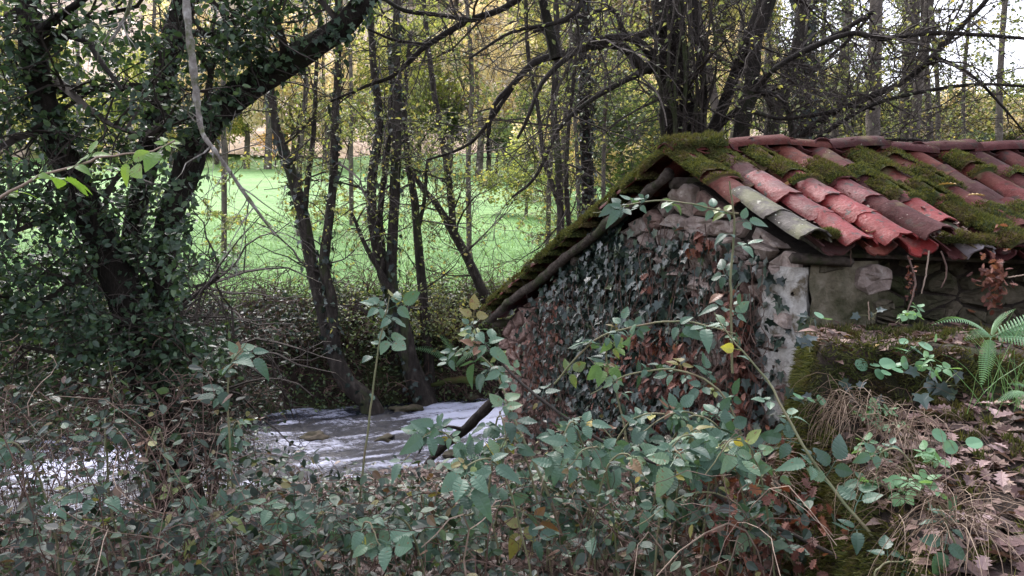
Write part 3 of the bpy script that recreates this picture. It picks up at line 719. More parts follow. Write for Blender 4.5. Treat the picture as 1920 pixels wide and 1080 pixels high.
def mound(geo, c, rx, ry, rz, n=900, ln=.02, up=np.array((0, 0, 1.))):
    u = nrm(rng.normal(0, 1, (n, 3))); u[:, 2] = np.abs(u[:, 2]) * 1.0 - .15
    P = np.asarray(c) + u * [rx, ry, rz] * (1 + .25 * fbm(u[:, 0] * 3 + c[0] * 7, u[:, 1] * 3 + c[1] * 7, 1, 3))[:, None]
    geo.add(*tufts(P, nrm(u / [rx, ry, rz]), ln, .0035, None, .2, 1))
    th = np.linspace(0, 2 * PI, 13)[:-1]; V = []
    for e in (-.2, .3, .8, 1.25): V += [np.asarray(c) + [math.cos(t) * math.cos(e) * rx * .96, math.sin(t) * math.cos(e) * ry * .96, math.sin(e) * rz * .96] for t in th]
    F = [(k * 12 + i, k * 12 + (i + 1) % 12, (k + 1) * 12 + (i + 1) % 12, (k + 1) * 12 + i) for k in range(3) for i in range(12)]
    geo.add(np.array(V), np.array(F), .1)
for tt in np.linspace(.08, .98, 16):             # moss along the river-side verge
    p = AP * (1 - tt) + EL * tt + r_ * .03 + np.array((0, 0, .045)); g = Geo(); k = .5 + .6 * rng.random(); mound(g, p, .10 * k, .09 * k, .055 * k, 700)
    g.obj('moss_clump', M['moss'], shed)
for vv, ss, k in ((.17, 1.0, .8), (.98, .99, 1.2), (1.12, 1.0, 1.1), (1.25, .98, 1.), (1.38, 1.0, .9), (1.62, 1.0, 1.), (1.05, .8, .8)):
    R0, d, a, n_, L = slope_frame(vv, 1); g = Geo(); mound(g, R0 + d * L * ss + n_ * .05, .075 * k, .07 * k, .05 * k, 1500)
    g.obj('moss_clump', M['moss'], shed)
g = Geo(); R0, d, a, n_, L = slope_frame(1.15, 1)
P = roof_pts(500, .85, 1.6, .6, 1.0, .0, 'channel'); scatter(g, simple_leaf(), P, rots(len(P), .8), .03 + .02 * rng.random(len(P)), rng.random(len(P)) * .45)
o = g.obj('plant_debris', M['litter'], shed); o['kind'] = 'stuff'

# ------------------------------------------------------------------ vegetation tools
def proj(P):
    P = np.asarray(P, float); X, Y, Z = P[..., 0], P[..., 1], P[..., 2]
    d = Y * CP - Z * SP; u = Y * SP + Z * CP
    d = np.where(np.abs(d) < 1e-6, 1e-6, d)
    return 960 + FOC * X / d, 540 - FOC * u / d
def trunk_geo(P, R, sides=12, rough=.1):
    P = np.asarray(P); k = len(P); V, F = tubes(P[None], R[None], sides); V = V.reshape(k, sides, 3)
    a = np.arange(sides)[None, :] * 2 * PI / sides; h = np.cumsum(np.r_[0, np.linalg.norm(np.diff(P, axis=0), axis=1)])[:, None]
    ph = rng.random() * 9
    w_ = 1 + rough * (np.sin(a * 3 + ph + h * 1.3) * .5 + np.sin(a * 5 + h * 3 + ph * 2) * .35) + rough * rng.normal(0, .45, (k, sides))
    c = P[:, None, :]; return (c + (V - c) * w_[..., None]).reshape(-1, 3), F
def stem_part(name, parent, P, R, mat, sides=12, rough=.1):
    g = Geo(); g.add(*trunk_geo(P, R, sides, rough)); return g.obj(name, mat, parent, True)
def pack(stems, k=26):
    return np.stack([p for p, _ in stems]), np.stack([r for _, r in stems])
def leaf_cloud(name, parent, P, tpl, size, mat, up=.6, tint=None, stuff=True, var=.5, M_=None):
    g = Geo(); n = len(P); scatter(g, tpl, P, rots(n, up) if M_ is None else M_, size * (1 - var / 2 + var * rng.random(n)), tint)
    o = g.obj(name, mat, parent)
    if stuff: o['kind'] = 'stuff'
    return o
def twig_part(name, parent, groups, mat, sides=3):
    g = Geo()
    for P, R in groups: g.add(*tubes(P, R, sides))
    o = g.obj(name, mat, parent); o['kind'] = 'stuff'; return o

TWF = .75
def tree(name, label, stems, bark, group=None, cat='tree', tw=None, lv=None, ivy=None, sides=12, rough=.1, wob=.03, n=26):
    """stems: pixel rows; tw=(m1,len,m2,len,m3,len,droop,matname,rmin); lv=(count,size,mat,filter); ivy=(count,size,mat,stems)"""
    S = [stem(s, n, wob) for s in stems]
    P_, R_ = S[0]; d_ = P_[0] - P_[2]; d_[2] = -abs(d_[2]); d_ = nrm(d_ + [0, 0, -.6]); S[0] = (np.vstack([P_[0] + d_ * .55, P_[0] + d_ * .22, P_]), np.r_[R_[0] * 1.7, R_[0] * 1.3, R_])
    S[1:] = [(np.vstack([p[0] + (p[0] - p[2]) * .06, p[0] + (p[0] - p[2]) * .03, p]), np.r_[r[0], r[0], r]) for p, r in S[1:]]
    root = empty(name, S[0][0][0], label, cat, group)
    for i, (P, R) in enumerate(S): stem_part('trunk' if i == 0 else 'branch', root, P, R, bark, sides, rough)
    P0, R0 = pack(S)
    if tw:
        m1, l1, m2, l2, m3, l3, droop, mt, rmin, tmin, spread = tw; m1, m2, m3 = int(m1 * .6), int(m2 * TWF), int(m3 * TWF * 1.7); rmin *= .62
        A = kids(P0, R0, m1, l1 * .4, l1, spread, 7, droop, .2, .5, tmin); B = kids(*A, m2, l2 * .4, l2, .9, 6, droop, .25, .6, .1)
        C = kids(*B, m3, l3 * .4, l3, .9, 5, droop, .3, .6, .05)
        gs = [(P, np.maximum(R, rmin * f)) for (P, R), f in ((A, 1.6), (B, .85), (C, .48))]
        twig_part('twig_spray', root, gs, mt)
        if lv:
            q = np.concatenate([along(C[0], int(lv[0] * .75), .1, .02), along(B[0], int(lv[0] * .25), .3, .02)])
            if lv[3] is not None:
                x, y = proj(q); q = q[lv[3](x, y)]
            leaf_cloud('foliage', root, q, lv[4] if len(lv) > 4 else simple_leaf(), lv[1], lv[2])
    if ivy:
        cnt, sz, mt, idx = ivy; Q = []; Mx = []
        for i in idx:
            P, R = S[i]; c = cnt // len(idx); t = rng.random(c) * (len(P) - 1.01); j = t.astype(int); f = (t - j)[:, None]
            c0 = P[j] * (1 - f) + P[j + 1] * f; rr = R[j]; N = nrm(rng.normal(0, 1, (c, 3)) * [1, 1, .35])
            Q.append(c0 + N * (rr * (1.0 + .35 * rng.random(c)) + .02)[:, None]); D = nrm(np.array([0, 0, -1.]) + rng.normal(0, .5, (c, 3)))
            N = nrm(N + rng.normal(0, .35, N.shape) + [0, 0, .3]); D = nrm(D - (D * N).sum(1, keepdims=True) * N); Mx.append(np.stack([np.cross(D, N), D, N], -1))
        leaf_cloud('ivy', root, np.concatenate(Q), ivy_leaf(), sz, mt, M_=np.concatenate(Mx))
    return root

# ------------------------------------------------------------------ the ivy-hung tree at the left
ivy_tree = tree('ivy_tree', 'dark leaning tree wrapped in ivy at the left, its long limb reaching over the stream', [
    [(345, 985, 5.25, 50.4), (300, 800, 5.2, 38.6), (262, 640, 5.1, 35.3), (212, 500, 5.0, 31.9), (150, 365, 4.9, 27.7), (95, 230, 4.8, 23.5), (60, 90, 4.7, 21.0), (40, -140, 4.6, 16.8)],
    [(305, 800, 5.2, 25.2), (300, 600, 5.2, 25.2), (312, 440, 5.1, 22.7), (345, 330, 5.1, 24.4), (385, 240, 5.0, 26.0), (440, 182, 5.0, 26.9), (540, 118, 4.9, 24.4), (640, 50, 4.8, 20.2), (700, -20, 4.8, 16.8), (790, -130, 4.7, 11.8)],
    [(235, 560, 5.2, 18.5), (250, 420, 5.2, 18.5), (280, 280, 5.3, 19.3), (300, 170, 5.3, 21.8), (325, 80, 5.3, 21.0), (350, -20, 5.3, 18.5), (380, -150, 5.3, 13.4)],
    [(400, 225, 5.0, 18.5), (350, 215, 5.1, 16.8), (300, 235, 5.2, 13.4), (250, 300, 5.2, 10.1)],
    [(75, 60, 4.7, 11.8), (110, 30, 4.4, 7.6), (160, -5, 4.2, 5.9), (200, -60, 4.0, 4.2)],
    [(100, 60, 4.6, 8.4), (160, 75, 4.4, 6.7), (185, 110, 4.3, 5.0), (230, 170, 4.2, 3.4)]],
    M['bark_dark'], sides=14, rough=.12, n=34,
    ivy=(2100, .046, M['canopy_leaf'], (0, 1, 2)))
S = [stem(s, 20) for s in [
    [(60, 100, 4.7, 20), (150, 40, 4.6, 10), (260, 10, 4.5, 6)], [(90, 230, 4.8, 20), (30, 260, 4.5, 9), (-60, 300, 4.3, 6)],
    [(150, 365, 4.9, 22), (60, 420, 4.6, 9), (-30, 450, 4.4, 5)], [(200, 480, 5, 20), (90, 560, 4.7, 9), (10, 600, 4.5, 5)],
    [(300, 170, 5.3, 16), (210, 160, 5, 8), (120, 180, 4.9, 5)], [(330, 60, 5.3, 14), (420, 60, 5, 8), (500, 30, 4.8, 5)],
    [(280, 300, 5.3, 16), (220, 330, 5, 9), (180, 420, 4.9, 5)], [(300, 600, 5.2, 14), (380, 540, 5, 8), (410, 520, 4.9, 5)],
    [(540, 118, 4.9, 18), (520, 40, 4.7, 9), (470, -50, 4.6, 5)], [(640, 50, 4.8, 14), (600, 0, 4.7, 8), (560, -60, 4.6, 5)],
    [(245, 600, 5.1, 16), (150, 660, 4.8, 8), (40, 650, 4.6, 5)], [(290, 700, 5.1, 16), (380, 660, 4.9, 8), (450, 640, 4.8, 5)],
    [(385, 240, 5, 16), (400, 120, 4.9, 8), (440, 20, 4.8, 5)], [(100, 150, 4.8, 16), (200, 230, 4.6, 8), (290, 260, 4.5, 5)],
    [(60, 0, 4.7, 14), (-20, 60, 4.5, 8), (-90, 150, 4.3, 5)],
    [(310, 740, 5.1, 14), (230, 700, 4.9, 8), (150, 720, 4.8, 5)], [(300, 560, 5.2, 14), (240, 480, 5, 8), (160, 450, 4.9, 5)], [(280, 620, 5.1, 14), (330, 580, 4.9, 8), (350, 640, 4.8, 5)],
    [(240, 560, 5.1, 14), (120, 520, 4.8, 8), (0, 520, 4.7, 5)], [(300, 800, 5.1, 14), (370, 740, 4.9, 8), (420, 730, 4.8, 5)], [(170, 420, 5, 14), (90, 330, 4.8, 8), (20, 340, 4.7, 5)]]]
P0, R0 = pack(S)
A = kids(P0, R0, 260, .3, .9, .9, 7, .05, .25, .6, .1); B = kids(*A, 900, .15, .45, .9, 6, .06, .3, .6, .05); C_ = kids(*B, 2200, .08, .25, .9, 5, .05, .3, .6)
twig_part('twig_spray', ivy_tree, [(P0, R0 * .7), (A[0], np.maximum(A[1], .004)), (B[0], np.maximum(B[1], .0022)), (C_[0], np.maximum(C_[1], .0014))], M['twig_dark'])
q = np.concatenate([along(C_[0], 22000, .1, .035), along(B[0], 5200, .1, .05)])
x, y = proj(q)
lim = np.interp(x, [0, 330, 360, 420, 520, 640, 720], [1200, 1200, 400, 195, 150, 95, 40])
lim = np.where((x > 300) & (x < 440) & (y > 470), 720, lim)
q = q[(y < lim + rng.normal(0, 12, len(x))) & (x < 760) & (vn(q[:, 0] + q[:, 1] * .6, q[:, 2] + q[:, 1] * .3, .3, 5) > .34)]
x, y = proj(q); ca = np.interp(y, [0, 90, 230, 365, 500, 640, 800], [52, 60, 95, 150, 212, 262, 300]); cc = np.interp(y, [0, 80, 170, 280, 420], [345, 325, 300, 280, 250])
q = q[((np.abs(x - ca) > 34) | (rng.random(len(x)) < .45)) & ((np.abs(x - cc) > 22) | (y > 430) | (rng.random(len(x)) < .3))]
leaf_cloud('foliage', ivy_tree, q, ovate_leaf(), .046, M['canopy_leaf'], .5)
# the overhead crown of the same tree and its neighbour, above and behind the camera's view
def overhead(parent, c, rad, n, sz, mt):
    u = nrm(rng.normal(0, 1, (n, 3))) * (rng.random((n, 1)) ** .5); P = np.asarray(c) + u * rad
    P = P + .4 * np.stack([fbm(P[:, 0], P[:, 1], .9, 61), fbm(P[:, 1], P[:, 2], .9, 62), fbm(P[:, 2], P[:, 0], .9, 63)], -1)
    x, y = proj(P); P = P[(y < 25 + 50 * (vn(x, y, 90, 3) - .5)) | (P[:, 1] < .5)]
    return leaf_cloud('crown', parent, P, simple_leaf(), sz, mt)
overhead(ivy_tree, (-2.4, 4.6, 3.6), (2.3, 2.2, 1.0), 11000, .062, M['canopy_leaf'])

P, R = stem([(345, -80, 3.7, 6), (352, 40, 3.65, 6), (362, 120, 3.6, 6.3), (370, 190, 3.6, 5.5), (380, 250, 3.55, 4.2), (405, 285, 3.5, 3.6), (440, 335, 3.5, 3), (475, 385, 3.5, 3), (515, 440, 3.5, 1.5)], 40, .08)
R = R * (1 + .25 * np.maximum(0, np.sin(np.arange(len(R)) * 1.9)) + rng.normal(0, .08, len(R)))
lb = empty('hanging_branch', P[0], 'pale lichen-spotted branch hanging down in front of the ivy tree', 'branch')
stem_part('stem', lb, P, R, M['bark_pale'], 10, .12)
A = kids(P[None], R[None], 16, .12, .5, .8, 6, .05, .25, .5, .35); B = kids(*A, 26, .06, .2, .9, 5, .05, .3, .6)
twig_part('twig_spray', lb, [A, B], M['bark_pale'])
P, R = stem([(700, 5, 3.7, 2.5), (672, 40, 3.7, 2), (660, 30, 3.7, 2)], 8)
for lab, rows in (('thin grey forked twig hanging at the top left before the ivy leaves', [(250, -30, 3.4, 4), (240, 20, 3.4, 3.4), (222, 55, 3.4, 3), (205, 80, 3.4, 2)]),):
    P, R = stem(rows, 14, .1); t_ = empty('hanging_twig', P[0], lab, 'twig'); stem_part('stem', t_, P, R, M['bark_pale'], 6, .05)
    twig_part('twig_spray', t_, [kids(P[None], R[None], 9, .08, .25, .7, 6, .12, .25, .7, .1)], M['bark_pale'])

# ------------------------------------------------------------------ trees on the far bank
AL = (M['alder_leaf'])
fld = lambda x, y: rng.random(len(x)) < np.where(y > 330, .55, 1)
tree('bank_tree', 'two-stemmed slender tree on the far bank with a mossy curved foot', [
    [(690, 752, 9.9, 19.2), (640, 700, 9.95, 16.3), (612, 610, 10, 13.3), (585, 500, 10, 12.6), (567, 400, 10, 11.8), (545, 320, 10, 10.4), (520, 250, 10, 8.9), (508, 170, 10, 7.4), (490, 60, 10, 5.9), (480, -60, 10, 4.4)],
    [(628, 650, 9.95, 11.1), (622, 560, 9.9, 10.4), (608, 500, 9.9, 9.6), (616, 420, 9.9, 8.9), (625, 330, 9.9, 8.1), (628, 230, 9.9, 7.4), (633, 130, 9.9, 5.9), (640, -40, 9.9, 4.4)],
    [(571, 400, 10, 5.9), (578, 330, 10, 5.2), (588, 250, 10, 4.4), (592, 150, 10, 3.7), (600, 20, 10, 3.0)]],
    M['bark_mid'], 'alders along the far bank', tw=(46, 1.5, 220, .7, 600, .35, .03, M['twig_dark'], .005, .25, .9), lv=(2300, .055, AL, fld), ivy=(420, .07, M['ivy_leaf'], (0, 1)))
tree('bank_tree', 'cluster of three dark stems rising from one stool at the middle of the far bank', [
    [(800, 762, 10.3, 22.2), (772, 690, 10.3, 17.8), (748, 610, 10.3, 14.8), (715, 500, 10.3, 11.1), (698, 400, 10.3, 9.6), (700, 320, 10.3, 8.9), (712, 230, 10.3, 7.4), (700, 120, 10.3, 6.7), (690, -60, 10.3, 4.4)],
    [(745, 620, 10.3, 11.1), (735, 520, 10.25, 10.4), (738, 420, 10.25, 9.6), (742, 320, 10.25, 9.6), (745, 200, 10.25, 8.9), (742, 90, 10.25, 7.4), (748, -60, 10.25, 5.2)],
    [(725, 520, 10.35, 6.7), (712, 420, 10.35, 5.9), (722, 320, 10.35, 5.2), (735, 200, 10.35, 4.4), (728, 60, 10.35, 3.7)],
    [(775, 720, 10.3, 14.8), (762, 620, 10.2, 11.1), (742, 560, 10.2, 7.4), (690, 470, 10.1, 4.4), (660, 400, 10.1, 3.0)]],
    M['bark_mid'], 'alders along the far bank', tw=(44, 1.5, 220, .7, 560, .35, .03, M['twig_dark'], .005, .3, .9), lv=(2300, .055, AL, fld), ivy=(420, .07, M['ivy_leaf'], (0, 1)))
tree('bank_tree', 'thin upright tree with a knobbly trunk just right of the three-stemmed cluster', [
    [(808, 735, 10.6, 11.1), (800, 640, 10.6, 9.6), (792, 540, 10.6, 8.9), (784, 450, 10.6, 8.1), (778, 380, 10.6, 7.4), (765, 300, 10.6, 5.9), (758, 200, 10.6, 5.2), (770, 60, 10.6, 3.7)],
    [(783, 430, 10.6, 4.4), (795, 380, 10.6, 3.7), (802, 300, 10.6, 3.0)]],
    M['bark_mid'], 'alders along the far bank', tw=(26, 1.2, 130, .6, 330, .3, .03, M['twig_dark'], .005, .3, .9), lv=(1500, .055, AL, fld))
tree('bank_tree', 'tree leaning left from behind the shed eave over the green meadow', [
    [(930, 600, 11.4, 10.4), (905, 545, 11.4, 9.6), (880, 490, 11.4, 8.9), (852, 440, 11.4, 8.1), (820, 385, 11.4, 5.9), (790, 350, 11.4, 5.2), (760, 300, 11.4, 3.7)],
    [(850, 442, 11.4, 6.7), (846, 380, 11.4, 6.7), (838, 310, 11.4, 6.7), (826, 240, 11.4, 5.9), (812, 160, 11.4, 5.2), (800, 60, 11.4, 4.4), (790, -60, 11.4, 3.7)]],
    M['bark_mid'], 'alders along the far bank', tw=(34, 1.5, 170, .7, 450, .35, .03, M['twig_dark'], .005, .2, .9), lv=(1900, .055, AL, fld))
# trunks by the meadow's right end
tree('slim_tree', 'dark straight trunk flecked with ivy left of the big pollard', [
    [(1102, 420, 10.5, 12.6), (1100, 300, 10.5, 11.8), (1098, 180, 10.5, 11.8), (1096, 60, 10.5, 11.8), (1098, -100, 10.5, 11.1)]],
    M['bark_dark'], 'trees between the shed and the meadow', tw=(22, 1.3, 120, .7, 300, .4, .05, M['twig_dark'], .005, .2, 1.), lv=(700, .055, AL, None), ivy=(620, .06, M['ivy_leaf'], (0,)))
tree('slim_tree', 'pair of reddish brown stems crossed by hanging twigs above the shed verge', [
    [(1052, 470, 10.0, 7.4), (1050, 380, 10, 6.7), (1045, 280, 10, 6.7), (1038, 200, 10, 5.9), (1044, 90, 10, 5.9), (1040, -60, 10, 4.4)],
    [(1068, 440, 10, 4.4), (1062, 340, 10, 4.4), (1066, 240, 10, 3.7), (1078, 120, 10, 3.7), (1085, -40, 10, 3.0)],
    [(1046, 380, 10, 4.4), (1020, 290, 10.1, 4.4), (1008, 200, 10.1, 3.7), (990, 100, 10.1, 3.7), (985, -40, 10, 3.0)]],
    M['bark_mid'], 'trees between the shed and the meadow', tw=(40, 1.3, 240, .8, 700, .45, .1, M['twig_dark'], .005, .1, 1.), lv=(500, .055, AL, None))
big = tree('pollard_tree', 'big old pollard with a thick bundled trunk and arching dark limbs behind the ridge', [
    [(1275, 420, 8.2, 38.5), (1275, 320, 8.2, 34.0), (1268, 240, 8.2, 29.6), (1262, 170, 8.2, 28.1), (1255, 90, 8.2, 26.6), (1245, 0, 8.2, 22.2), (1240, -120, 8.2, 16.3)],
    [(1290, 330, 8.1, 17.8), (1288, 230, 8.1, 16.3), (1278, 140, 8.1, 13.3), (1272, 50, 8.1, 11.8), (1270, -100, 8.1, 10.4)],
    [(1262, 160, 8.1, 16.3), (1235, 125, 8.0, 13.3), (1205, 128, 7.9, 10.4), (1170, 90, 7.8, 8.1), (1120, 85, 7.7, 7.4), (1060, 100, 7.6, 6.7), (1000, 118, 7.5, 5.9), (960, 160, 7.4, 5.2), (925, 200, 7.3, 4.1), (915, 260, 7.3, 3.7), (916, 300, 7.3, 2.2)],
    [(1240, 120, 8.0, 11.1), (1190, 75, 7.8, 7.4), (1130, 72, 7.6, 5.9), (1080, 95, 7.4, 5.2), (1020, 150, 7.2, 4.4), (990, 220, 7.1, 3.3), (970, 260, 7.1, 2.2)],
    [(1262, 40, 8.1, 10.4), (1180, 70, 7.9, 5.9), (1150, 20, 7.8, 4.4), (1090, 30, 7.7, 3.7), (1000, 60, 7.6, 3.0)],
    [(1300, 290, 8.1, 13.3), (1340, 235, 8.0, 11.1), (1370, 160, 8.0, 10.4), (1400, 80, 7.9, 9.6), (1432, 0, 7.9, 8.9), (1460, -100, 7.9, 7.4)],
    [(1300, 300, 8.1, 7.4), (1370, 215, 8.0, 5.2), (1440, 170, 7.9, 4.4), (1500, 150, 7.8, 3.7), (1580, 85, 7.7, 3.0), (1640, 20, 7.6, 2.2)],
    [(1300, 300, 8.0, 6.7), (1320, 180, 8.0, 5.9), (1305, 60, 8, 5.9), (1300, -80, 8, 5.2)],
    [(1215, 130, 7.9, 6.7), (1120, 180, 7.7, 4.4), (1050, 240, 7.6, 3.7), (1005, 330, 7.5, 3.0), (960, 370, 7.4, 1.9)],
    [(960, 165, 7.4, 4.4), (900, 250, 7.3, 3.3), (860, 280, 7.2, 2.6), (800, 300, 7.1, 1.9)]],
    M['bark_dark'], sides=16, rough=.16, tw=(150, 1.4, 800, .8, 2000, .4, .05, M['twig_dark'], .0045, .15, 1.), lv=(900, .05, AL, None))
# vertical shoots bundled on the pollard
P, R = pack([stem([(1250 + i * 6 + rng.normal(0, 3), 330, 8.0 - .2 * rng.random(), 3.5), (1248 + i * 6 + rng.normal(0, 6), 220, 7.85, 3), (1240 + i * 7 + rng.normal(0, 10), 120, 7.8, 2.5), (1235 + i * 8 + rng.normal(0, 16), -10, 7.8, 2)], 14, .2) for i in range(13)])
twig_part('shoot', big, [(P, R)], M['bark_mid'], 5)
tree('slim_tree', 'black curved trunk right of the pollard, bending at mid height', [
    [(1388, 420, 7.8, 16), (1388, 280, 7.8, 15), (1396, 210, 7.8, 15), (1412, 140, 7.8, 13), (1416, 80, 7.8, 12), (1440, 10, 7.8, 12), (1470, -90, 7.8, 10)],
    [(1398, 220, 7.8, 8), (1430, 150, 7.7, 7), (1480, 110, 7.6, 6), (1560, 70, 7.5, 5), (1640, 20, 7.4, 4)]],
    M['bark_dark'], 'trees behind the roof', tw=(40, 1.2, 200, .7, 500, .35, .02, M['twig_dark'], .004, .2, 1.), lv=(300, .05, AL, None))
tree('slim_tree', 'slanting dark trunk with twig bundles behind the middle of the ridge', [
    [(1440, 430, 8.6, 16), (1444, 260, 8.6, 14), (1465, 180, 8.6, 13), (1490, 110, 8.6, 12), (1505, 30, 8.6, 11), (1520, -90, 8.6, 9)],
    [(1455, 220, 8.6, 7), (1420, 150, 8.5, 6), (1350, 110, 8.5, 5), (1300, 60, 8.4, 4)]],
    M['bark_mid'], 'trees behind the roof', tw=(50, 1.2, 260, .7, 700, .35, .02, M['twig_dark'], .004, .2, 1.), lv=(500, .05, AL, None))
tree('slim_tree', 'leafy ivy-clad trunk behind the ridge with dark leaves up to the top', [
    [(1505, 430, 9.4, 18), (1508, 260, 9.4, 17), (1512, 150, 9.4, 17), (1508, 60, 9.4, 16), (1500, -100, 9.4, 14)]],
    M['bark_dark'], 'trees behind the roof', tw=(24, 1., 120, .6, 300, .35, .02, M['twig_dark'], .005, .2, 1.), lv=(900, .06, M['bush_leaf'], None), ivy=(1300, .065, M['ivy_leaf'], (0,)))
for x0, x1, Y, r, lab in ((1636, 1642, 11.5, 13, 'straight grey trunk standing against the bright gap of sky'), (1694, 1712, 12.5, 12, 'grey trunk forming the left one of the close pair at the right'), (1712, 1738, 12.2, 9, 'thinner mottled trunk forming the right one of the close pair'), (1742, 1732, 12.8, 6, 'very thin trunk right of the close pair of trunks'), (1350, 1310, 11.8, 9, 'light grey trunk glimpsed between the pollard limbs'), (1560, 1590, 14, 8, 'faint slanting trunk between the ivy-clad trunk and the straight grey one')):
    tree('slim_tree', lab, [[(x0, 430, Y, r), (x0 + 2, 280, Y, r), (x0 * .6 + x1 * .4, 160, Y, r * .95), (x1, 40, Y, r * .9), (x1 + (x1 - x0) * .5, -120, Y, r * .8)]],
         M['bark_far'], 'trees behind the roof', tw=(26, 1.6, 130, .8, 330, .4, .02, M['twig_dark'], .006, .15, 1.), lv=(900, .06, AL, None), n=18, sides=8)
lim_ = [
    [(1470, 430, 6.9, 10.1), (1485, 285, 6.9, 7.2), (1540, 225, 6.85, 6.5), (1610, 190, 6.8, 5.8), (1690, 155, 6.8, 5.8), (1750, 105, 6.7, 5.8), (1790, 60, 6.7, 5.0), (1850, 0, 6.6, 4.3), (1900, -80, 6.6, 3.6)],
    [(1480, 300, 6.9, 5.8), (1560, 240, 6.7, 4.3), (1640, 195, 6.6, 3.6), (1740, 170, 6.5, 3.6), (1840, 158, 6.5, 2.9), (1960, 165, 6.4, 2.2)],
    [(1415, 170, 6.9, 5.8), (1450, 130, 6.8, 5.0), (1530, 85, 6.7, 5.0), (1600, 62, 6.7, 5.0), (1650, 72, 6.6, 5.0), (1740, 62, 6.6, 4.3), (1830, 65, 6.5, 3.6), (1950, 75, 6.4, 2.9)],
    [(1400, 205, 6.9, 4.3), (1460, 222, 6.8, 3.6), (1530, 215, 6.7, 3.6), (1600, 200, 6.7, 2.9), (1640, 205, 6.7, 2.2)],
    [(1560, 262, 6.6, 4.3), (1620, 265, 6.5, 2.9), (1700, 262, 6.4, 2.9), (1780, 270, 6.3, 2.2)],
    [(1490, 285, 6.9, 5.0), (1470, 190, 6.9, 5.0), (1415, 170, 6.9, 5.0)],
    [(1750, 105, 6.7, 4.3), (1820, 140, 6.6, 2.9), (1880, 200, 6.5, 2.2), (1930, 260, 6.5, 1.4)]]
tree('arching_tree', 'sprawling bare tree whose long thin limbs arch rightwards above the roof', lim_, M['bark_dark'], tw=(150, 1.1, 760, .6, 1800, .3, .04, M['twig_dark'], .003, .15, 1.), lv=(700, .045, AL, None), sides=8)
# long limbs that enter from above in the middle
tree('overhanging_bough', 'long dark boughs sweeping in from the top centre over the meadow', [
    [(1010, -30, 5.6, 7), (940, 18, 5.6, 6), (880, 38, 5.6, 6), (800, 85, 5.5, 5), (740, 140, 5.4, 4), (690, 160, 5.4, 3), (620, 190, 5.3, 2)],
    [(880, 38, 5.6, 4), (820, 28, 5.6, 4), (760, 20, 5.5, 4), (715, -5, 5.5, 3)],
    [(800, 85, 5.5, 4), (740, 75, 5.4, 3), (690, 55, 5.3, 2)],
    [(1010, -30, 5.6, 6), (1090, 0, 5.5, 5), (1050, 40, 5.4, 4), (960, 60, 5.3, 3), (880, 110, 5.2, 2)]],
    M['bark_dark'], cat='boughs', tw=(80, .9, 420, .5, 900, .3, .05, M['twig_dark'], .003, .1, 1.), lv=(350, .04, AL, None), sides=8, n=20)

# ------------------------------------------------------------------ woodland behind, and the wooded hill
def crown_mesh(seed, n, rad, sz, mat, blobs=9):
    r = np.random.default_rng(seed); c = nrm(r.normal(0, 1, (blobs, 3))) * r.random((blobs, 1)) ** .4 * .75; br = .22 + .25 * r.random(blobs)
    i = r.integers(0, blobs, n); P = (c[i] + nrm(r.normal(0, 1, (n, 3))) * (br[i] * r.random(n) ** .33)[:, None]) * rad
    N = nrm(r.normal(0, 1, (n, 3)) + [0, 0, .7]); D = nrm(np.cross(N, r.normal(0, 1, (n, 3)))); X = np.cross(D, N)
    g = Geo(); tint = np.clip(.5 + .25 * r.normal(0, 1, n) + .25 * r.normal(0, 1, blobs)[i], 0, 1)
    s = sz * (.6 + .8 * r.random(n))[:, None]
    V = np.stack([P - X * s * .5, P + D * s * .6, P + X * s * .5, P - D * s * .6], 1).reshape(-1, 3); g.add(V, np.arange(4 * n).reshape(-1, 4), tint); return g.mesh('crown', mat)
def far_mat(nm, stops): return leaf_mat(nm, stops, rough=.7, trans=.5, spec=.2)
FM = [far_mat('far_yellow', [(0, (.26, .27, .13)), (.5, (.44, .44, .25)), (1, (.6, .56, .36))]), far_mat('far_green', [(0, (.13, .16, .06)), (.5, (.24, .28, .11)), (1, (.38, .42, .18))]),
      far_mat('far_pink', [(0, (.42, .35, .3)), (.5, (.64, .56, .5)), (1, (.8, .72, .67))]), far_mat('far_orange', [(0, (.36, .22, .11)), (.5, (.52, .34, .18)), (1, (.6, .45, .24))]),  # pink crowns brightened in colour instead of by the sun
      far_mat('far_dark', [(0, (.06, .09, .05)), (1, (.12, .16, .08))])]
FN = ['yellow-leaved', 'olive green', 'pinkish brown bare', 'orange-brown', 'dark green']
CM = {(k, s): crown_mesh(70 + k * 5 + s, 4200, (1, 1, 1.1), .05, FM[k], 14) for k in range(5) for s in range(2)}
g = Geo(); P = np.array([[(0, 0, 0), (.02, 0, .4), (-.01, .02, .8), (0, 0, 1.5)]]); g.add(*tubes(P, np.array([[.028, .022, .016, .006]]), 6)); FT = g.mesh('trunk', M['bark_far'])
def far_tree(x, y, h, k, label, group, wd=.42):
    z = float(height(x, y)); t = empty('woodland_tree', (x, y, z - .2), label, 'tree', group)
    a = link('trunk', FT, t, False); a.scale = (h * .8, h * .8, h * .62)
    b = link('crown', CM[(k, rng.integers(0, 2))], t, False); b.location = (0, 0, h * .62); b.scale = (h * wd, h * wd, h * .42); b.rotation_euler = (0, 0, rng.random() * 6)
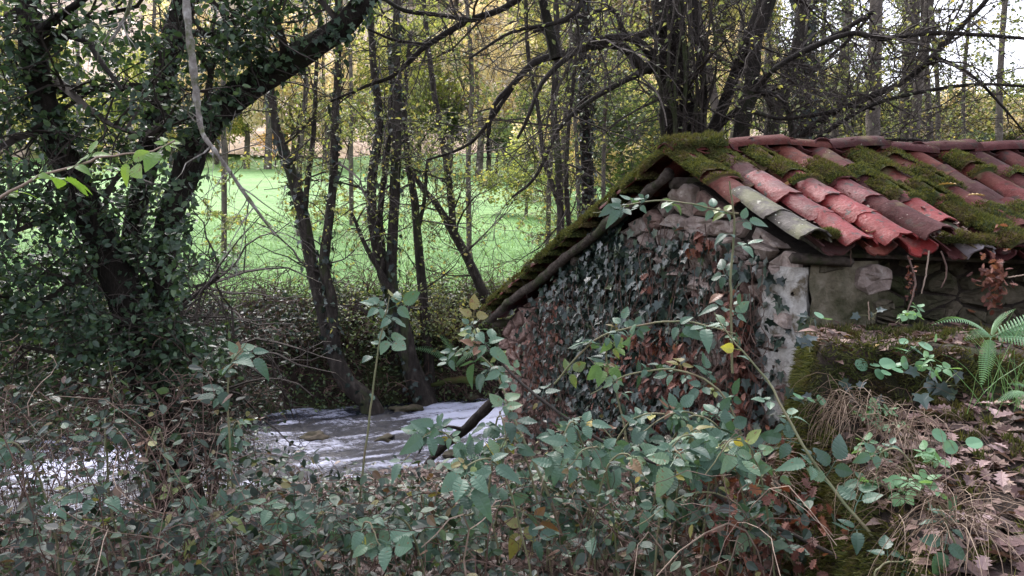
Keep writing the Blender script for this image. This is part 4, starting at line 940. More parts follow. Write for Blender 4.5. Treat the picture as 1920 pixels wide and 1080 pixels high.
for i in range(200):                                               # the hill
    px_ = -80 + 2080 * ((i * .618) % 1); Y = 61 + 62 * ((i * .3819 + .1) % 1); x_ = (px_ - 960) / FOC * Y
    if px_ < 700: k = rng.choice([0, 1, 2, 3, 4], p=[.18, .42, .28, .02, .1])
    elif px_ < 1300: k = rng.choice([0, 1, 2, 3], p=[.12, .25, .61, .02])
    else: k = rng.choice([0, 1, 2, 4], p=[.35, .3, .15, .2])
    far_tree(x_, Y, (7 + 5 * rng.random()) * (1 if px_ < 1400 else .72), k, FN[k] + ' tree among its like on the hillside beyond the meadow', FN[k] + ' trees on the hillside', .5)
for i, (px_, Y, h, k) in enumerate(((60, 56, 7, 0), (180, 57, 6, 1), (330, 56, 5, 0), (430, 57.5, 5, 0), (520, 57, 3.4, 3), (610, 57, 5, 0), (720, 57, 6, 1), (840, 55, 7, 4), (930, 52, 6, 2), (985, 44, 5, 4), (1060, 46, 6, 1), (1130, 50, 6, 2), (1190, 44, 7, 0))):
    far_tree((px_ - 960) / FOC * Y, Y, h, k, ['pale bush', 'rounded bush', 'tall bush'][i % 3] + ' with ' + FN[k].replace(' bare', '') + ' foliage along the far edge of the meadow', 'hedge trees at the far edge of the meadow', .55)
for i in range(24):                                               # taller screen of trees along the meadow's far side
    px_ = 250 + 1150 * (i + .5) / 24 + rng.normal(0, 12); Y = 50 + 9 * ((i * .618) % 1); k = [1, 2, 2, 0, 1, 2][i % 6]
    far_tree((px_ - 960) / FOC * Y, Y, 8.5 + 4.5 * ((i * .3819) % 1), k, 'tall ' + FN[k].replace(' bare', '') + ' tree beyond the meadow, ' + [q for lim, q in ((340, 'behind the ivy tree'), (450, 'under the raised ivy-hung limb'), (560, 'left of the two-stemmed tree'), (680, 'behind the two-stemmed tree'), (780, 'behind the three-stemmed cluster'), (900, 'above the leaning tree'), (1010, 'under the arching pollard limb'), (1110, 'near the ivy-flecked trunk'), (1240, 'left of the pollard'), (9999, 'behind the pollard')) if px_ < lim][0], 'tall ' + FN[k] + ' trees beyond the meadow', .3)
for i in range(9):
    px_ = 985 + 36 * i; Y = 21 + 12 * ((i * .618) % 1)
    far_tree((px_ - 960) / FOC * Y, Y, 2.6 + 1.6 * ((i * .3819) % 1), [1, 4, 2, 1, 2, 4, 1, 0, 1][i], ['low', 'rounded', 'ragged'][i % 3] + ' ' + ['olive', 'dark', 'brownish', 'olive', 'brownish', 'dark', 'olive', 'yellowish', 'olive'][i] + ' bush closing the meadow ' + ('beside the ivy-flecked trunk' if px_ < 1110 else 'between the ivy-flecked trunk and the pollard' if px_ < 1210 else 'behind the pollard'), 'bushes at the right end of the meadow', .6)
# nearer woodland right of the meadow: thin trunks, sparse yellow-green leaves
def wood_tree(i, px_, Y, r, lean, mt):
    top = px_ + lean
    tree('wood_tree', '%s %s trunk with sparse %s leaves %s' % ('very thin' if r < 4.6 else ('thin' if r < 6.2 else 'sturdier'), 'left-leaning' if lean < -18 else ('right-leaning' if lean > 18 else 'upright'), 'yellow-green' if mt is AL else 'dull green',
          [q for lim, q in ((120, 'behind the ivy tree at the left edge'), (340, 'behind the ivy tree'), (500, 'left of the two-stemmed tree'), (640, 'behind the two-stemmed tree'), (900, 'behind the three-stemmed cluster'), (1080, 'left of the dark ivy-flecked trunk'), (1200, 'between the ivy-flecked trunk and the pollard'), (1330, 'behind the pollard'), (1460, 'just right of the pollard'), (1600, 'behind the ivy-clad trunk'), (1720, 'near the straight grey trunk'), (1850, 'right of the close pair of trunks'), (9999, 'at the right edge beyond the roof')) if px_ < lim][0]),
         [[(px_, 470, Y, r), (px_ + lean * .2, 300, Y, r), (px_ + lean * .5 + rng.normal(0, 6), 150, Y, r * .9), (top, -60, Y, r * .7)]], M['bark_far'],
         'thin woodland trees with %s leaves' % ('yellow-green' if mt is AL else 'dull green'), tw=(16, Y * .1, 50, Y * .05, 90, Y * .03, 0, M['twig'], .008, .05, 1.), lv=(1500 if px_ < 1480 else 1200, .0055 * Y, mt, None), n=12, sides=6)
for i in range(17):
    px_ = 1000 + 980 * ((i * .618 + .2) % 1) ** 1.25; Y = 13 + 13 * ((i * .3819) % 1)
    wood_tree(i, px_, Y, 3.5 + 4 * rng.random(), rng.normal(0, 35), AL if rng.random() < .6 else M['bush_leaf'])
for i, px_ in enumerate((20, 150, 260, 420, 560, 660, 880)):
    wood_tree(i, px_, 12.5 + 5 * ((i * .3819) % 1), 4 + 2 * rng.random(), rng.normal(0, 30), AL)

# ------------------------------------------------------------------ bank shrubs and ground cover
def shrub(label, x, y, rx, rz, n, sz, mt, group=None, z=None, tpl=None, tw=160):
    z0 = float(height(x, y)) if z is None else z; root = empty('shrub', (x, y, z0), label, 'shrub', group)
    c = np.array((x, y, z0)); n0 = 9
    P = np.stack([np.stack([c + np.array((math.cos(a) * s * rx * .8, math.sin(a) * s * rx * .6, rz * 1.1 * s ** .7)) + rng.normal(0, .03, 3) for s in np.linspace(0, 1, 8)]) for a in rng.random(n0) * 6.28])
    A = (P, np.full((n0, 8), .008) * np.linspace(1, .4, 8)); B = kids(*A, tw, rx * .25, rx * .7, .9, 6, .1, .3, .6, .1); C = kids(*B, tw * 3, rx * .1, rx * .35, .9, 5, .08, .3, .7)
    twig_part('twig_spray', root, [A, (B[0], np.maximum(B[1], .0025)), (C[0], np.maximum(C[1], .002))], M['twig'])
    leaf_cloud('foliage', root, np.concatenate([along(C[0], int(n * .7), .1, .03), along(B[0], int(n * .3), .2, .05)]), tpl or simple_leaf(), sz, mt)
    return root
sh = [(-3.9, .9, .75, 'dark shrub on the far bank left of the two-stemmed tree', M['ivy_leaf']), (-3.1, .7, .6, 'low bush of glossy leaves at the foot of the two-stemmed tree', M['under_leaf']), (-2.3, .8, .6, 'brown-tangled bush between the two-stemmed tree and the three-stemmed cluster', M['bush_leaf']),
      (-1.5, .7, .6, 'bush right behind the three-stemmed cluster of the far bank', M['bush_leaf']), (-.9, .9, .8, 'yellow-green bush on the far bank next to the shed corner', AL), (-.2, .8, .7, 'small-leaved green bush under the leaning tree', M['bush_leaf']),
      (-5.0, 1., .9, 'dense dark bush on the far bank behind the ivy tree', M['ivy_leaf']), (-6.3, 1., .9, 'farthest left dark bush on the far bank', M['bush_leaf']), (.6, .9, .9, 'bush behind the low end of the shed roof', AL)]
for x_, rx, rz, lab, mt in sh:
    shrub(lab, x_, float(farbank(x_)) + .85, rx, rz * .62, 1700, .055, mt, 'shrubs on the far bank', tw=130)
def holly(): pass
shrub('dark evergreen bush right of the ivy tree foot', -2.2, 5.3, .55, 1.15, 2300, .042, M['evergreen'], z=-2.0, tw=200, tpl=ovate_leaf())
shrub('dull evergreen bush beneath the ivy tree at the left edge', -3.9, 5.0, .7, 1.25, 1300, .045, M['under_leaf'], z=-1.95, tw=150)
def ground_pts(n, xlo, xhi, flo, fhi):
    x = xlo + (xhi - xlo) * rng.random(n); f = flo + (fhi - flo) * rng.random(n); y = farbank(x) + f
    return np.stack([x, y, height(x, y)], -1)
P = ground_pts(30000, -9, 2.5, .0, 1.9); P[:, 2] += .22 * rng.random(len(P)) ** 1.5 * (.4 + vn(P[:, 0], P[:, 1], .5, 3)); P = P[rng.random(len(P)) < .5 + .5 * sm(.0, .9, P[:, 1] - farbank(P[:, 0]))]
o = leaf_cloud('bank_cover', None, P, simple_leaf(), .06, M['bush_leaf']); props(o, 'ivy and low leaves carpeting the far bank', 'ground cover')
P = ground_pts(420, -8, 2, .2, 1.9); A = kids(np.stack([P, P + [0, 0, .15]], 1), np.full((len(P), 2), .006), 900, .3, .9, .8, 8, .16, .25, 1., 0, up=.6); B = kids(*A, 1500, .1, .4, .9, 5, .05, .3, .7)
g = Geo(); g.add(*tubes(A[0], np.maximum(A[1], .004), 3)); g.add(*tubes(B[0], np.maximum(B[1], .003), 3)); o = g.obj('bank_tangle', M['twig']); props(o, 'brown tangle of dry stems along the far bank', 'dry stems', None, 'stuff')
# meadow edge tufts and blades
n = 26000; x = -9 + 13 * rng.random(n); f = 1.75 + 9 * rng.random(n) ** 1.7; y = farbank(x) + f; P = np.stack([x, y, height(x, y)], -1)
g = Geo(); V, F, t = tufts(P, np.tile([0, 0, 1.], (n, 1)), .085, .006, None, 0, 1, .45); g.add(V, F, t); o = g.obj('grass', M['grass']); props(o, 'bright green grass blades at the near edge of the meadow', 'grass', None, 'stuff')

# ------------------------------------------------------------------ stones, log and branches in the stream
def rock_mesh(name, r, seed, mat):
    q = np.random.default_rng(seed); n = 14; m = 9; V = []
    for j in range(m):
        e = -PI / 2 + PI * j / (m - 1)
        for i in range(n): a = 2 * PI * i / n; V.append((math.cos(a) * math.cos(e), math.sin(a) * math.cos(e), math.sin(e)))
    V = np.array(V); s = 1 + .9 * fbm(V[:, 0] * 2 + seed, V[:, 1] * 2 + V[:, 2] * 1.5, 1, seed); V = V * s[:, None] * r
    F = [(j * n + i, j * n + (i + 1) % n, (j + 1) * n + (i + 1) % n, (j + 1) * n + i) for j in range(m - 1) for i in range(n)]
    g = Geo(); g.add(V, np.array(F)); return g.mesh(name, mat, True)
RM = [rock_mesh('rock', np.array((1, .8, .5)), s, M['stone_dark']) for s in range(4)]
rk = [((590, 800, 8.6), .2, 'mossy clump of stone breaking the stream below the two-stemmed tree'), ((720, 815, 8.5), .16, 'dark wet stone in the middle of the stream'), ((150, 868, 7.3), .12, 'small pale stone washed by the foam at the left'),
      ((850, 862, 7.9), .15, 'dark stone in the riffle under the mossy log'), ((470, 770, 9.4), .22, 'low dark rock at the foot of the far bank'), ((760, 770, 9.9), .25, 'dark rock under the roots of the three-stemmed cluster'), ((880, 745, 10.6), .2, 'dark rock at the waterline next to the shed')]
for i, (p, s, lab) in enumerate(rk):
    q = at(*p); o = link('rock', RM[i % 4]); o.location = (q[0], q[1], -2.42); o.scale = (s * .75, s * .75, s * .5); o.rotation_euler = (0, 0, i * 1.3); props(o, lab, 'rock', 'rocks in the stream')
P, R = stem([(798, 872, 7.3, 5), (830, 838, 7.2, 8), (870, 805, 7.1, 9), (905, 772, 7.0, 10), (940, 740, 6.9, 10)], 18, .06)
lg = empty('fallen_branch', P[0], 'mossy fallen bough slanting into the stream at the shed corner', 'branch'); stem_part('stem', lg, P, R, M['bark_mid'], 9, .14)
for rows in ([(835, 832, 7.2, 4), (800, 826, 7.2, 3), (785, 850, 7.2, 2)], [(870, 805, 7.1, 4), (835, 800, 7.0, 3), (800, 815, 7, 2), (790, 830, 7, 1)]):
    p2, r2 = stem(rows, 12, .1); stem_part('twig', lg, p2, r2, M['bark_mid'], 6)
P, R = stem([(905, 715, 10.2, 7), (850, 712, 10.3, 6), (810, 722, 10.4, 4)], 10, .1); o = empty('mossy_log', P[0], 'thin mossy log lying along the far bank beside the shed', 'log'); stem_part('stem', o, P, R, M['moss'], 7, .1)

# ------------------------------------------------------------------ ivy and creepers on the gable
def gable_pt(px, py, out=.05):
    P, t = on_gable(px, py); return P + r_ * (wv - out)
def on_wall(px, py):
    q = at(px, py, 1.0); base = ER + r_ * wv; k = q[0]
    t = (base[0] - k * base[1]) / (k * g_[1] - g_[0]); P = base + g_ * t; P[2] = q[2] * P[1]; return P, t
WN = -r_ + 0.0
wallN = nrm(np.cross(g_, np.array((0, 0, 1.))));  wallN = wallN if wallN @ r_ < 0 else -wallN
ivy = empty('ivy', on_wall(1110, 820)[0], 'curtain of dark ivy covering the middle of the shed gable', 'ivy')
def wall_frames(n, spread=.45):
    N = nrm(wallN + rng.normal(0, spread, (n, 3)) + [0, 0, .35]); D = nrm(np.array([0, 0, -1.]) + g_ * rng.normal(0, .6, (n, 1)))
    D = nrm(D - (D * N).sum(1, keepdims=True) * N); return np.stack([np.cross(D, N), D, N], -1)
def dens(px, py):
    top = np.interp(px, [980, 1160, 1240, 1450], [575, 395, 400, 470])
    d = np.interp(px, [985, 1050, 1110, 1190, 1250, 1330, 1420, 1480], [.05, .4, 1, 1, .3, .10, .10, .05])
    d = np.where((px > 1185) & (px < 1340) & (py < 470), .04 + .25 * sm(430, 480, py), d)
    d = d * sm(-5, 25, py - top) * (.35 + 1.1 * vn(px, py, 55, 4)); return d
P = []
while len(P) < 5200:
    a, b = 975 + 520 * rng.random(), 380 + 500 * rng.random()
    if rng.random() < dens(a, b): p, t = on_wall(a, b); P.append(p + wallN * (.05 + .06 * rng.random()) if 0 < t < 4.4 else p)
P = np.array(P); x, y = proj(P)
leaf_cloud('foliage', ivy, P[260:], ivy_leaf(), .05, M['ivy_leaf'], M_=wall_frames(len(P) - 260), var=1.0)
g = Geo(); V, F = ivy_leaf(); g.add(V, F); IM = g.mesh('leaf', M['ivy_single'])
Fr = wall_frames(260, .35)
for i in range(260):
    o = link('leaf', IM, ivy); s = .045 + .03 * rng.random(); m = Matrix(Fr[i].tolist()).to_4x4(); m.translation = Vector(P[i] + wallN * .05); o.matrix_basis = m @ Matrix.Diagonal((s, s, s, 1))
S = []
for i in range(46):
    a = 1010 + 460 * rng.random(); b0 = np.interp(a, [980, 1240, 1480], [590, 400, 520]) + 60 * rng.random(); rows = []
    for j in range(7): p, _ = on_wall(a + rng.normal(0, 8) + (j * rng.normal(0, 5)), b0 + j * (860 - b0) / 6); rows.append(list(p + wallN * .045) + [.004])
    s = spline(rows, 16); S.append((s[:, :3], np.abs(s[:, 3])))
twig_part('ivy_stem', ivy, [pack(S)], M['twig'])
# dry vine stems hanging down over the ivy
S = []
for i in range(70):
    a = 1000 + 470 * rng.random(); b0 = np.interp(a, [980, 1240, 1480], [600, 400, 500]) + 140 * rng.random(); b1 = b0 + 100 + 260 * rng.random(); rows = []
    for j in range(6): p, _ = on_wall(a + rng.normal(0, 5) + j * rng.normal(0, 4), b0 + j * (b1 - b0) / 5); rows.append(list(p + wallN * (.1 + .05 * rng.random())) + [.0028])
    s = spline(rows, 14); S.append((s[:, :3], np.abs(s[:, 3])))
PV, RV = pack(S); vine = empty('dry_vine', PV[0, 0], 'curtain of thin brown vine stems hanging over the ivy on the gable', 'vine')
twig_part('stem', vine, [(PV, RV), kids(PV, RV, 160, .08, .3, .7, 6, .12, .3, .7)], M['twig'])
# withered red-brown creeper
def withered(label, cols, n, sz=.055, cat='dead creeper'):
    P = []
    for (a0, b0, a1, b1, wd) in cols:
        for _ in range(n // len(cols)):
            t = rng.random(); p, _q = on_wall(a0 + (a1 - a0) * t + rng.normal(0, wd), b0 + (b1 - b0) * t); P.append(p + wallN * (.08 + .07 * rng.random()))
    P = np.array(P); root = empty('withered_creeper', P[0], label, cat, 'withered creepers on the gable')
    leaf_cloud('foliage', root, P, oak_leaf(), sz, M['dead_leaf'], M_=wall_frames(len(P), .6))
    st = []
    for (a0, b0, a1, b1, wd) in cols:
        rows = [list(on_wall(a0 + (a1 - a0) * t, b0 + (b1 - b0) * t)[0] + wallN * .05) + [.004] for t in np.linspace(0, 1, 5)]; s = spline(rows, 14); st.append((s[:, :3], s[:, 3]))
    twig_part('stem', root, [pack(st)], M['twig'])
withered('red-brown withered creeper hanging in a strip left of the white plaster corner', [(1408, 540, 1412, 700, 9), (1420, 590, 1425, 790, 9)], 230)
withered('broad patch of red-brown dead leaves in the middle of the gable', [(1195, 620, 1200, 760, 22), (1260, 610, 1270, 740, 26), (1300, 640, 1310, 800, 16)], 420)
withered('scattered dead leaves clinging under the top stones of the gable', [(1335, 420, 1340, 470, 8), (1235, 500, 1245, 540, 14), (1365, 440, 1372, 500, 7)], 40, .07)
withered('thin curtain of brown dead leaves on the left end of the gable', [(985, 640, 990, 800, 12), (1020, 600, 1030, 760, 14), (1060, 560, 1050, 700, 14)], 190, .05)
withered('dark red dead leaves low on the gable behind the brambles', [(1350, 700, 1360, 850, 24), (1230, 780, 1240, 900, 30), (1110, 780, 1120, 880, 25)], 260, .055)

# ------------------------------------------------------------------ brambles
LF, LT = serr_leaf()
def compound(nl, seed):
    r = np.random.default_rng(seed); g = Geo(); sp = {3: [(0, 1., .42), (1.25, .85, .1), (-1.25, .85, .1)], 5: [(0, 1., .42), (.95, .9, .25), (-.95, .9, .25), (2.0, .65, .1), (-2.0, .65, .1)], 1: [(0, 1., .1)]}[nl]
    for a, s, st in sp:
        a += r.normal(0, .1); s *= .9 + .2 * r.random(); V = LF.copy(); V[:, 1] += .08; V = V * s * .62; V[:, 1] += st * .5
        tx = r.normal(0, .25); V[:, 2] += tx * V[:, 0] - .08 * abs(a) * V[:, 1] * .5 + r.normal(0, .35) * V[:, 1] ** 2 + r.normal(0, .5) * V[:, 0] * V[:, 1]
        c, n = math.cos(-a), math.sin(-a); V = np.stack([V[:, 0] * c - V[:, 1] * n, V[:, 0] * n + V[:, 1] * c, V[:, 2]], -1); V[:, 1] += .35
        g.add(V, LT)
        g.add(*tubes(np.array([[(0, .33, 0), (-math.sin(-a) * (.1 + st * .3), .35 + math.cos(-a) * (.1 + st * .3), .0)]]), np.full((1, 2), .012), 3))
    g.add(*tubes(np.array([[(0, 0, -.03), (0, .18, .02), (0, .35, 0)]]), np.array([[.014, .012, .012]]), 3))
    return g
CMP = {}
for key, mt in (('b', 'bramble_leaf'), ('y', 'young_leaf'), ('w', 'yellow_leaf')):
    CMP[key] = [compound(n, s).mesh('leaf', M[mt]) for n, s in ((3, 1), (3, 2), (5, 3), (3, 4), (3, 21), (1, 22), (3, 23))]
CMP['w'] = [compound(1, s).mesh('leaf', M['yellow_leaf']) for s in (5, 6)]
def put_leaves(root, P, nodes, size, kinds=(('b', 1.),), face=None, both=True):
    for j, t in enumerate(nodes):
        i = min(int(t * (len(P) - 1)), len(P) - 2); p = P[i] + (P[i + 1] - P[i]) * (t * (len(P) - 1) - i); d = nrm(P[i + 1] - P[i])
        side = nrm(np.cross(d, [0, 0, 1.])) * (1 if j % 2 else -1)
        D = nrm(side * .8 + d * .45 + rng.normal(0, .3, 3) + [0, 0, .0]); N = nrm(np.array((0, -.55, .75)) + rng.normal(0, .38, 3)); D = nrm(D - (D @ N) * N); X = np.cross(D, N)
        k = kinds[0][0]; u = rng.random(); acc = 0
        for kk, pr in kinds:
            acc += pr
            if u < acc: k = kk; break
        s = size * (.5 + .85 * rng.random()) * (.7 if k == 'w' else 1)
        m = Matrix(np.stack([X, D, N], -1).tolist()).to_4x4(); m.translation = Vector(p)
        o = link('leaf', CMP[k][rng.integers(0, len(CMP[k]))], root); o.matrix_basis = m @ Matrix.Diagonal((s, s, s, 1))
def bramble(label, rows, nleaf, size, kinds=(('b', 1.),), group=None, tmin=.12, mat=None, name='bramble', cat='bramble'):
    P, R = stem(rows, 26, .0); P = P + np.cumsum(rng.normal(0, .002, P.shape), 0)
    root = empty(name, P[0], label, cat, group); g = Geo(); g.add(*tubes(P[None], R[None], 6)); g.obj('cane', mat or M['cane'], root, True)
    put_leaves(root, P, np.sort(tmin + (1 - tmin) * rng.random(nleaf)), size, kinds); return root
bl = (('b', .97), ('w', .03))
bramble('near bramble shoot with fresh yellow-green leaves crossing the left edge', [(-60, 420, 1.75, 3), (10, 368, 1.75, 3), (80, 335, 1.75, 2.6), (150, 315, 1.75, 2.3), (210, 303, 1.75, 2), (290, 290, 1.75, 1.6), (340, 275, 1.75, 1)], 8, .078, (('y', 1.),), tmin=.15, mat=M['twig_pale'])
bramble('long bramble cane slanting up leftwards across the lower gable', [(1640, 1085, 2.3, 4), (1520, 1015, 2.45, 4), (1400, 958, 2.55, 4), (1270, 880, 2.65, 3.6), (1140, 830, 2.75, 3.4), (1040, 765, 2.8, 3), (960, 700, 2.85, 2.5), (905, 640, 2.9, 1.8), (885, 600, 2.9, 1)], 26, .09, bl, mat=M['twig_dark'])
bramble('pale green bramble cane rising diagonally before the mossy bank', [(1720, 1085, 2.1, 3.4), (1620, 990, 2.2, 3.2), (1540, 890, 2.3, 3), (1490, 810, 2.35, 2.6), (1440, 720, 2.45, 2.2), (1380, 650, 2.5, 1.6), (1340, 590, 2.55, 1)], 14, .095, bl)
bramble('tall thin bramble shoot standing alone before the stream', [(655, 1085, 2.9, 3), (672, 960, 2.9, 2.6), (690, 820, 2.9, 2.3), (705, 700, 2.9, 2), (720, 620, 2.9, 1.5), (735, 560, 2.9, 1)], 9, .095, tmin=.45)
bramble('slim bramble shoot with three leaf tiers before the ivy tree foot', [(440, 1085, 2.8, 2.6), (432, 900, 2.8, 2.3), (425, 760, 2.8, 2), (430, 690, 2.8, 1.5), (455, 645, 2.8, 1)], 10, .1, tmin=.3)
bramble('bramble spray reaching across the top stones of the gable below the tiles', [(1375, 700, 3.3, 2.4), (1368, 560, 3.3, 2.2), (1372, 430, 3.3, 2), (1362, 345, 3.25, 1.4)], 10, .09)
bramble('leafy bramble tip pointing left under the apex of the roof', [(1385, 400, 3.3, 2), (1320, 385, 3.3, 1.8), (1240, 372, 3.4, 1.6), (1160, 385, 3.5, 1.2), (1120, 395, 3.5, 1)], 12, .09, tmin=.05)
bramble('bramble with pale leaves leaning out over the stream beside the shed corner', [(1080, 1085, 2.7, 3), (1030, 930, 2.8, 3), (975, 800, 2.9, 2.6), (930, 690, 3.0, 2), (880, 650, 3.0, 1.5), (850, 665, 3.0, 1)], 9, .095)
bramble('bramble with yellowing leaves in the middle of the gable', [(1190, 960, 3.4, 2.6), (1180, 850, 3.4, 2.4), (1160, 740, 3.5, 2), (1140, 660, 3.5, 1.6), (1150, 600, 3.5, 1)], 12, .105, (('b', .6), ('w', .25), ('y', .15)))
bramble('bramble trail hanging across the ivy toward the plaster corner', [(1040, 720, 3.6, 2), (1110, 640, 3.5, 2), (1200, 610, 3.4, 2), (1290, 600, 3.3, 1.8), (1380, 620, 3.2, 1.2)], 16, .1, bl, tmin=.02)
bramble('bramble arch in front of the middle of the gable with red leaf stalks', [(1420, 900, 3.0, 2.4), (1360, 740, 3.1, 2.2), (1270, 690, 3.2, 2), (1180, 700, 3.3, 1.8), (1110, 740, 3.4, 1.2)], 15, .1, bl)
bramble('low near bramble with three broad leaves at the bottom right', [(1800, 1100, 1.9, 2.6), (1790, 1020, 1.9, 2.2), (1770, 960, 1.9, 1.6)], 4, .08, tmin=.6)
bramble('bramble shoot rising from the bottom right corner past the leaf litter', [(1640, 1100, 2.0, 2.2), (1655, 1060, 2.0, 2), (1700, 1040, 2.0, 1.4), (1740, 1035, 2, 1)], 4, .07, tmin=.4)
def marks(table, x):
    return [t for lim, t in table if x < lim][0]
zones = [((900, 1440), 33, 'gable', 'brambles at the foot of the gable', .094, 12, (765, 965), (2.4, 3.6)),
         ((450, 930), 15, 'stream', 'brambles before the stream', .1, 7, (930, 1010), (2.4, 3.8)),
         ((-40, 450), 11, 'left', 'brambles at the lower left', .09, 7, (780, 1000), (2.6, 4.2)),
         ((1440, 1620), 4, 'bank', 'brambles under the mossy bank', .09, 6, (800, 950), (2.3, 2.7))]
PL = {'gable': [(960, 'at the left end of the gable'), (1050, 'below the thin brown creeper curtain'), (1140, 'below the ivy curtain'), (1230, 'where ivy and dead leaves meet'), (1320, 'below the broad red-brown patch'), (9999, 'below the white plaster corner')],
      'stream': [(560, 'left of the stream gap'), (680, 'under the two-stemmed tree'), (790, 'under the three-stemmed cluster'), (9999, 'before the fallen bough')],
      'left': [(80, 'at the left edge'), (200, 'below the foam patch'), (320, 'before the ivy tree foot'), (9999, 'right of the ivy tree foot')],
      'bank': [(1520, 'left of the mossy bank face'), (9999, 'under the mossy bank face')]}
for (xa, xb), cnt, key, grp, size, nl, (ya, yb), (Ya, Yb) in zones:
    for i in range(cnt):
        Y = Ya + (Yb - Ya) * ((i * .618 + .3) % 1); x0 = xa + (xb - xa) * (i + .5) / cnt; top = ya + (yb - ya) * ((i * .3819 + .2) % 1); dx = rng.normal(0, 130)
        base = 430 + 1400 * 1.45 / Y; ht = ['tall', 'knee-high', 'low'][min(int((top - ya) / (yb - ya) * 3), 2)]; dp = ['foremost', 'middle-distance', 'rearmost'][min(int((Y - Ya) / (Yb - Ya) * 3), 2)]
        lab = '%s %s bramble %s, tip bent %s' % (ht, dp, marks(PL[key], x0), 'left' if dx < 0 else 'right')
        bramble(lab, [(x0, base, Y, 2.4), (x0 + dx * .15, (base + top) / 2, Y, 2.2), (x0 + dx * .45, top + 30, Y - .05, 2), (x0 + dx * .8, top + rng.normal(0, 15), Y - .1, 1.6), (x0 + dx * 1.2, top + 50, Y - .15, 1)], nl + rng.integers(-2, 4), size, bl, grp, tmin=.3)

# ------------------------------------------------------------------ undergrowth mass
def env(px):   # how high the thicket stands in the photograph, by column
    return np.interp(px, [-200, 0, 150, 260, 330, 400, 470, 540, 600, 850, 930, 1050, 1250, 1420, 1500, 1600, 1700], [620, 640, 700, 660, 640, 690, 760, 860, 905, 905, 880, 850, 820, 830, 880, 990, 1100])
def thicket(n, xr, Yr, powr=1.0, f=1.0):
    P = []; 
    while len(P) < n:
        px_ = xr[0] + (xr[1] - xr[0]) * rng.random(); Y = Yr[0] + (Yr[1] - Yr[0]) * rng.random(); X = (px_ - 960) / FOC * Y
        if Y > nearbank(X) - .15 or X > np.interp(Y, *EX) - .02: continue
        z0 = float(height(X, Y)); yt = env(px_) + 60 * rng.normal() * .5; zt = at(px_, yt, Y)[2]; lim_h = min(zt, z0 + 1.25)
        if px_ < 330 and 600 < 0: continue
        if lim_h < z0 + .05: lim_h = z0 + .1
        P.append((X, Y, z0, lim_h))
    return np.array(P)
T = thicket(1000, (-250, 1640), (2.3, 6.8)); n = len(T); k = 9
L = (T[:, 3] - T[:, 2]) * (.5 + .5 * rng.random(n)); a = rng.random(n) * 6.28; run = L * (.3 + .9 * rng.random(n))
s = np.linspace(0, 1, k)[None]
P = np.stack([T[:, 0:1] + np.cos(a)[:, None] * run[:, None] * s ** 1.5, T[:, 1:2] + np.sin(a)[:, None] * run[:, None] * s ** 1.5, T[:, 2:3] + L[:, None] * (np.sin(np.minimum(s * 2.1, 2.4)))], -1) + np.cumsum(rng.normal(0, .012, (n, k, 3)), 1)
R = (.0016 + .0022 * rng.random(n))[:, None] * np.linspace(1.2, .5, k)[None]
B = kids(P, R, 4000, .1, .45, .9, 7, .05, .3, .8, .1); C = kids(*B, 4200, .05, .2, .9, 5, .05, .3, .8)
half = rng.random(n) < .4
def under_env(Pl, Rl, j=25):
    x, y = proj(Pl); ok = (y > env(x) - 10 + rng.normal(0, j, (len(Pl), 1))).all(1) & (Pl[..., 1] > 1.5).all(1); return Pl[ok], Rl[ok]
P, R = under_env(P, R, 40); B = under_env(*B); C = under_env(*C)
def thin(Pl, Rl, f):                         # the tangle is open above the stream at the left
    x, y = proj(Pl.mean(1)); ok = (x > 560) | (y > 965) | (rng.random(len(x)) < f); return Pl[ok], Rl[ok]
P, R = thin(P, R, .5); B = thin(*B, .4); C = thin(*C, .4); half = rng.random(len(P)) < .22
g = Geo(); g.add(*tubes(P[half], R[half], 3)); g.add(*tubes(B[0][::6], np.maximum(B[1][::6], .0013), 3)); o = g.obj('pale_stem_tangle', M['twig_pale']); props(o, 'tangle of pale dry stems filling the foreground', 'dry stems', None, 'stuff')
g = Geo(); g.add(*tubes(P[~half], R[~half], 3)); g.add(*tubes(B[0][1::3], B[1][1::3], 3)); g.add(*tubes(B[0][2::3], B[1][2::3], 3)); g.add(*tubes(C[0], C[1], 3)); o = g.obj('dark_stem_tangle', M['twig']); props(o, 'tangle of dark brown stems filling the foreground', 'dry stems', None, 'stuff')
Q = np.concatenate([along(P, 4200, .2, .04), along(B[0], 10500, .1, .04), along(C[0], 4500, .1, .03)]); Q = Q[(Q[:, 1] > 2.2)]; x, y = proj(Q); Q = Q[(x < 900) | (rng.random(len(x)) < .55)]; x, y = proj(Q); Q = Q[(x > 420) | (y > 960) | (rng.random(len(x)) < .26)]
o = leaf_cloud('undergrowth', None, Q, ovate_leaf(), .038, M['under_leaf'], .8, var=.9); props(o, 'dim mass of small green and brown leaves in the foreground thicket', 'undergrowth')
# leaf litter on the low ground, thicket shade painted in by dark tints
n = 16000; x = -7 + 8.4 * rng.random(n); y = 1.8 + 6.2 * rng.random(n); q = (y < nearbank(x) - .02); x, y = x[q], y[q]
g = Geo(); P = np.stack([x, y, height(x, y) + .01 + .03 * rng.random(len(x))], -1); scatter(g, simple_leaf(), P, rots(len(P), 2.), .06 * (.5 + rng.random(len(P))), rng.random(len(P)) ** 1.8 * .7); o = g.obj('leaf_litter', M['litter']); props(o, 'carpet of small fallen leaves under the brambles and down to the stream', 'fallen leaves', None, 'stuff')

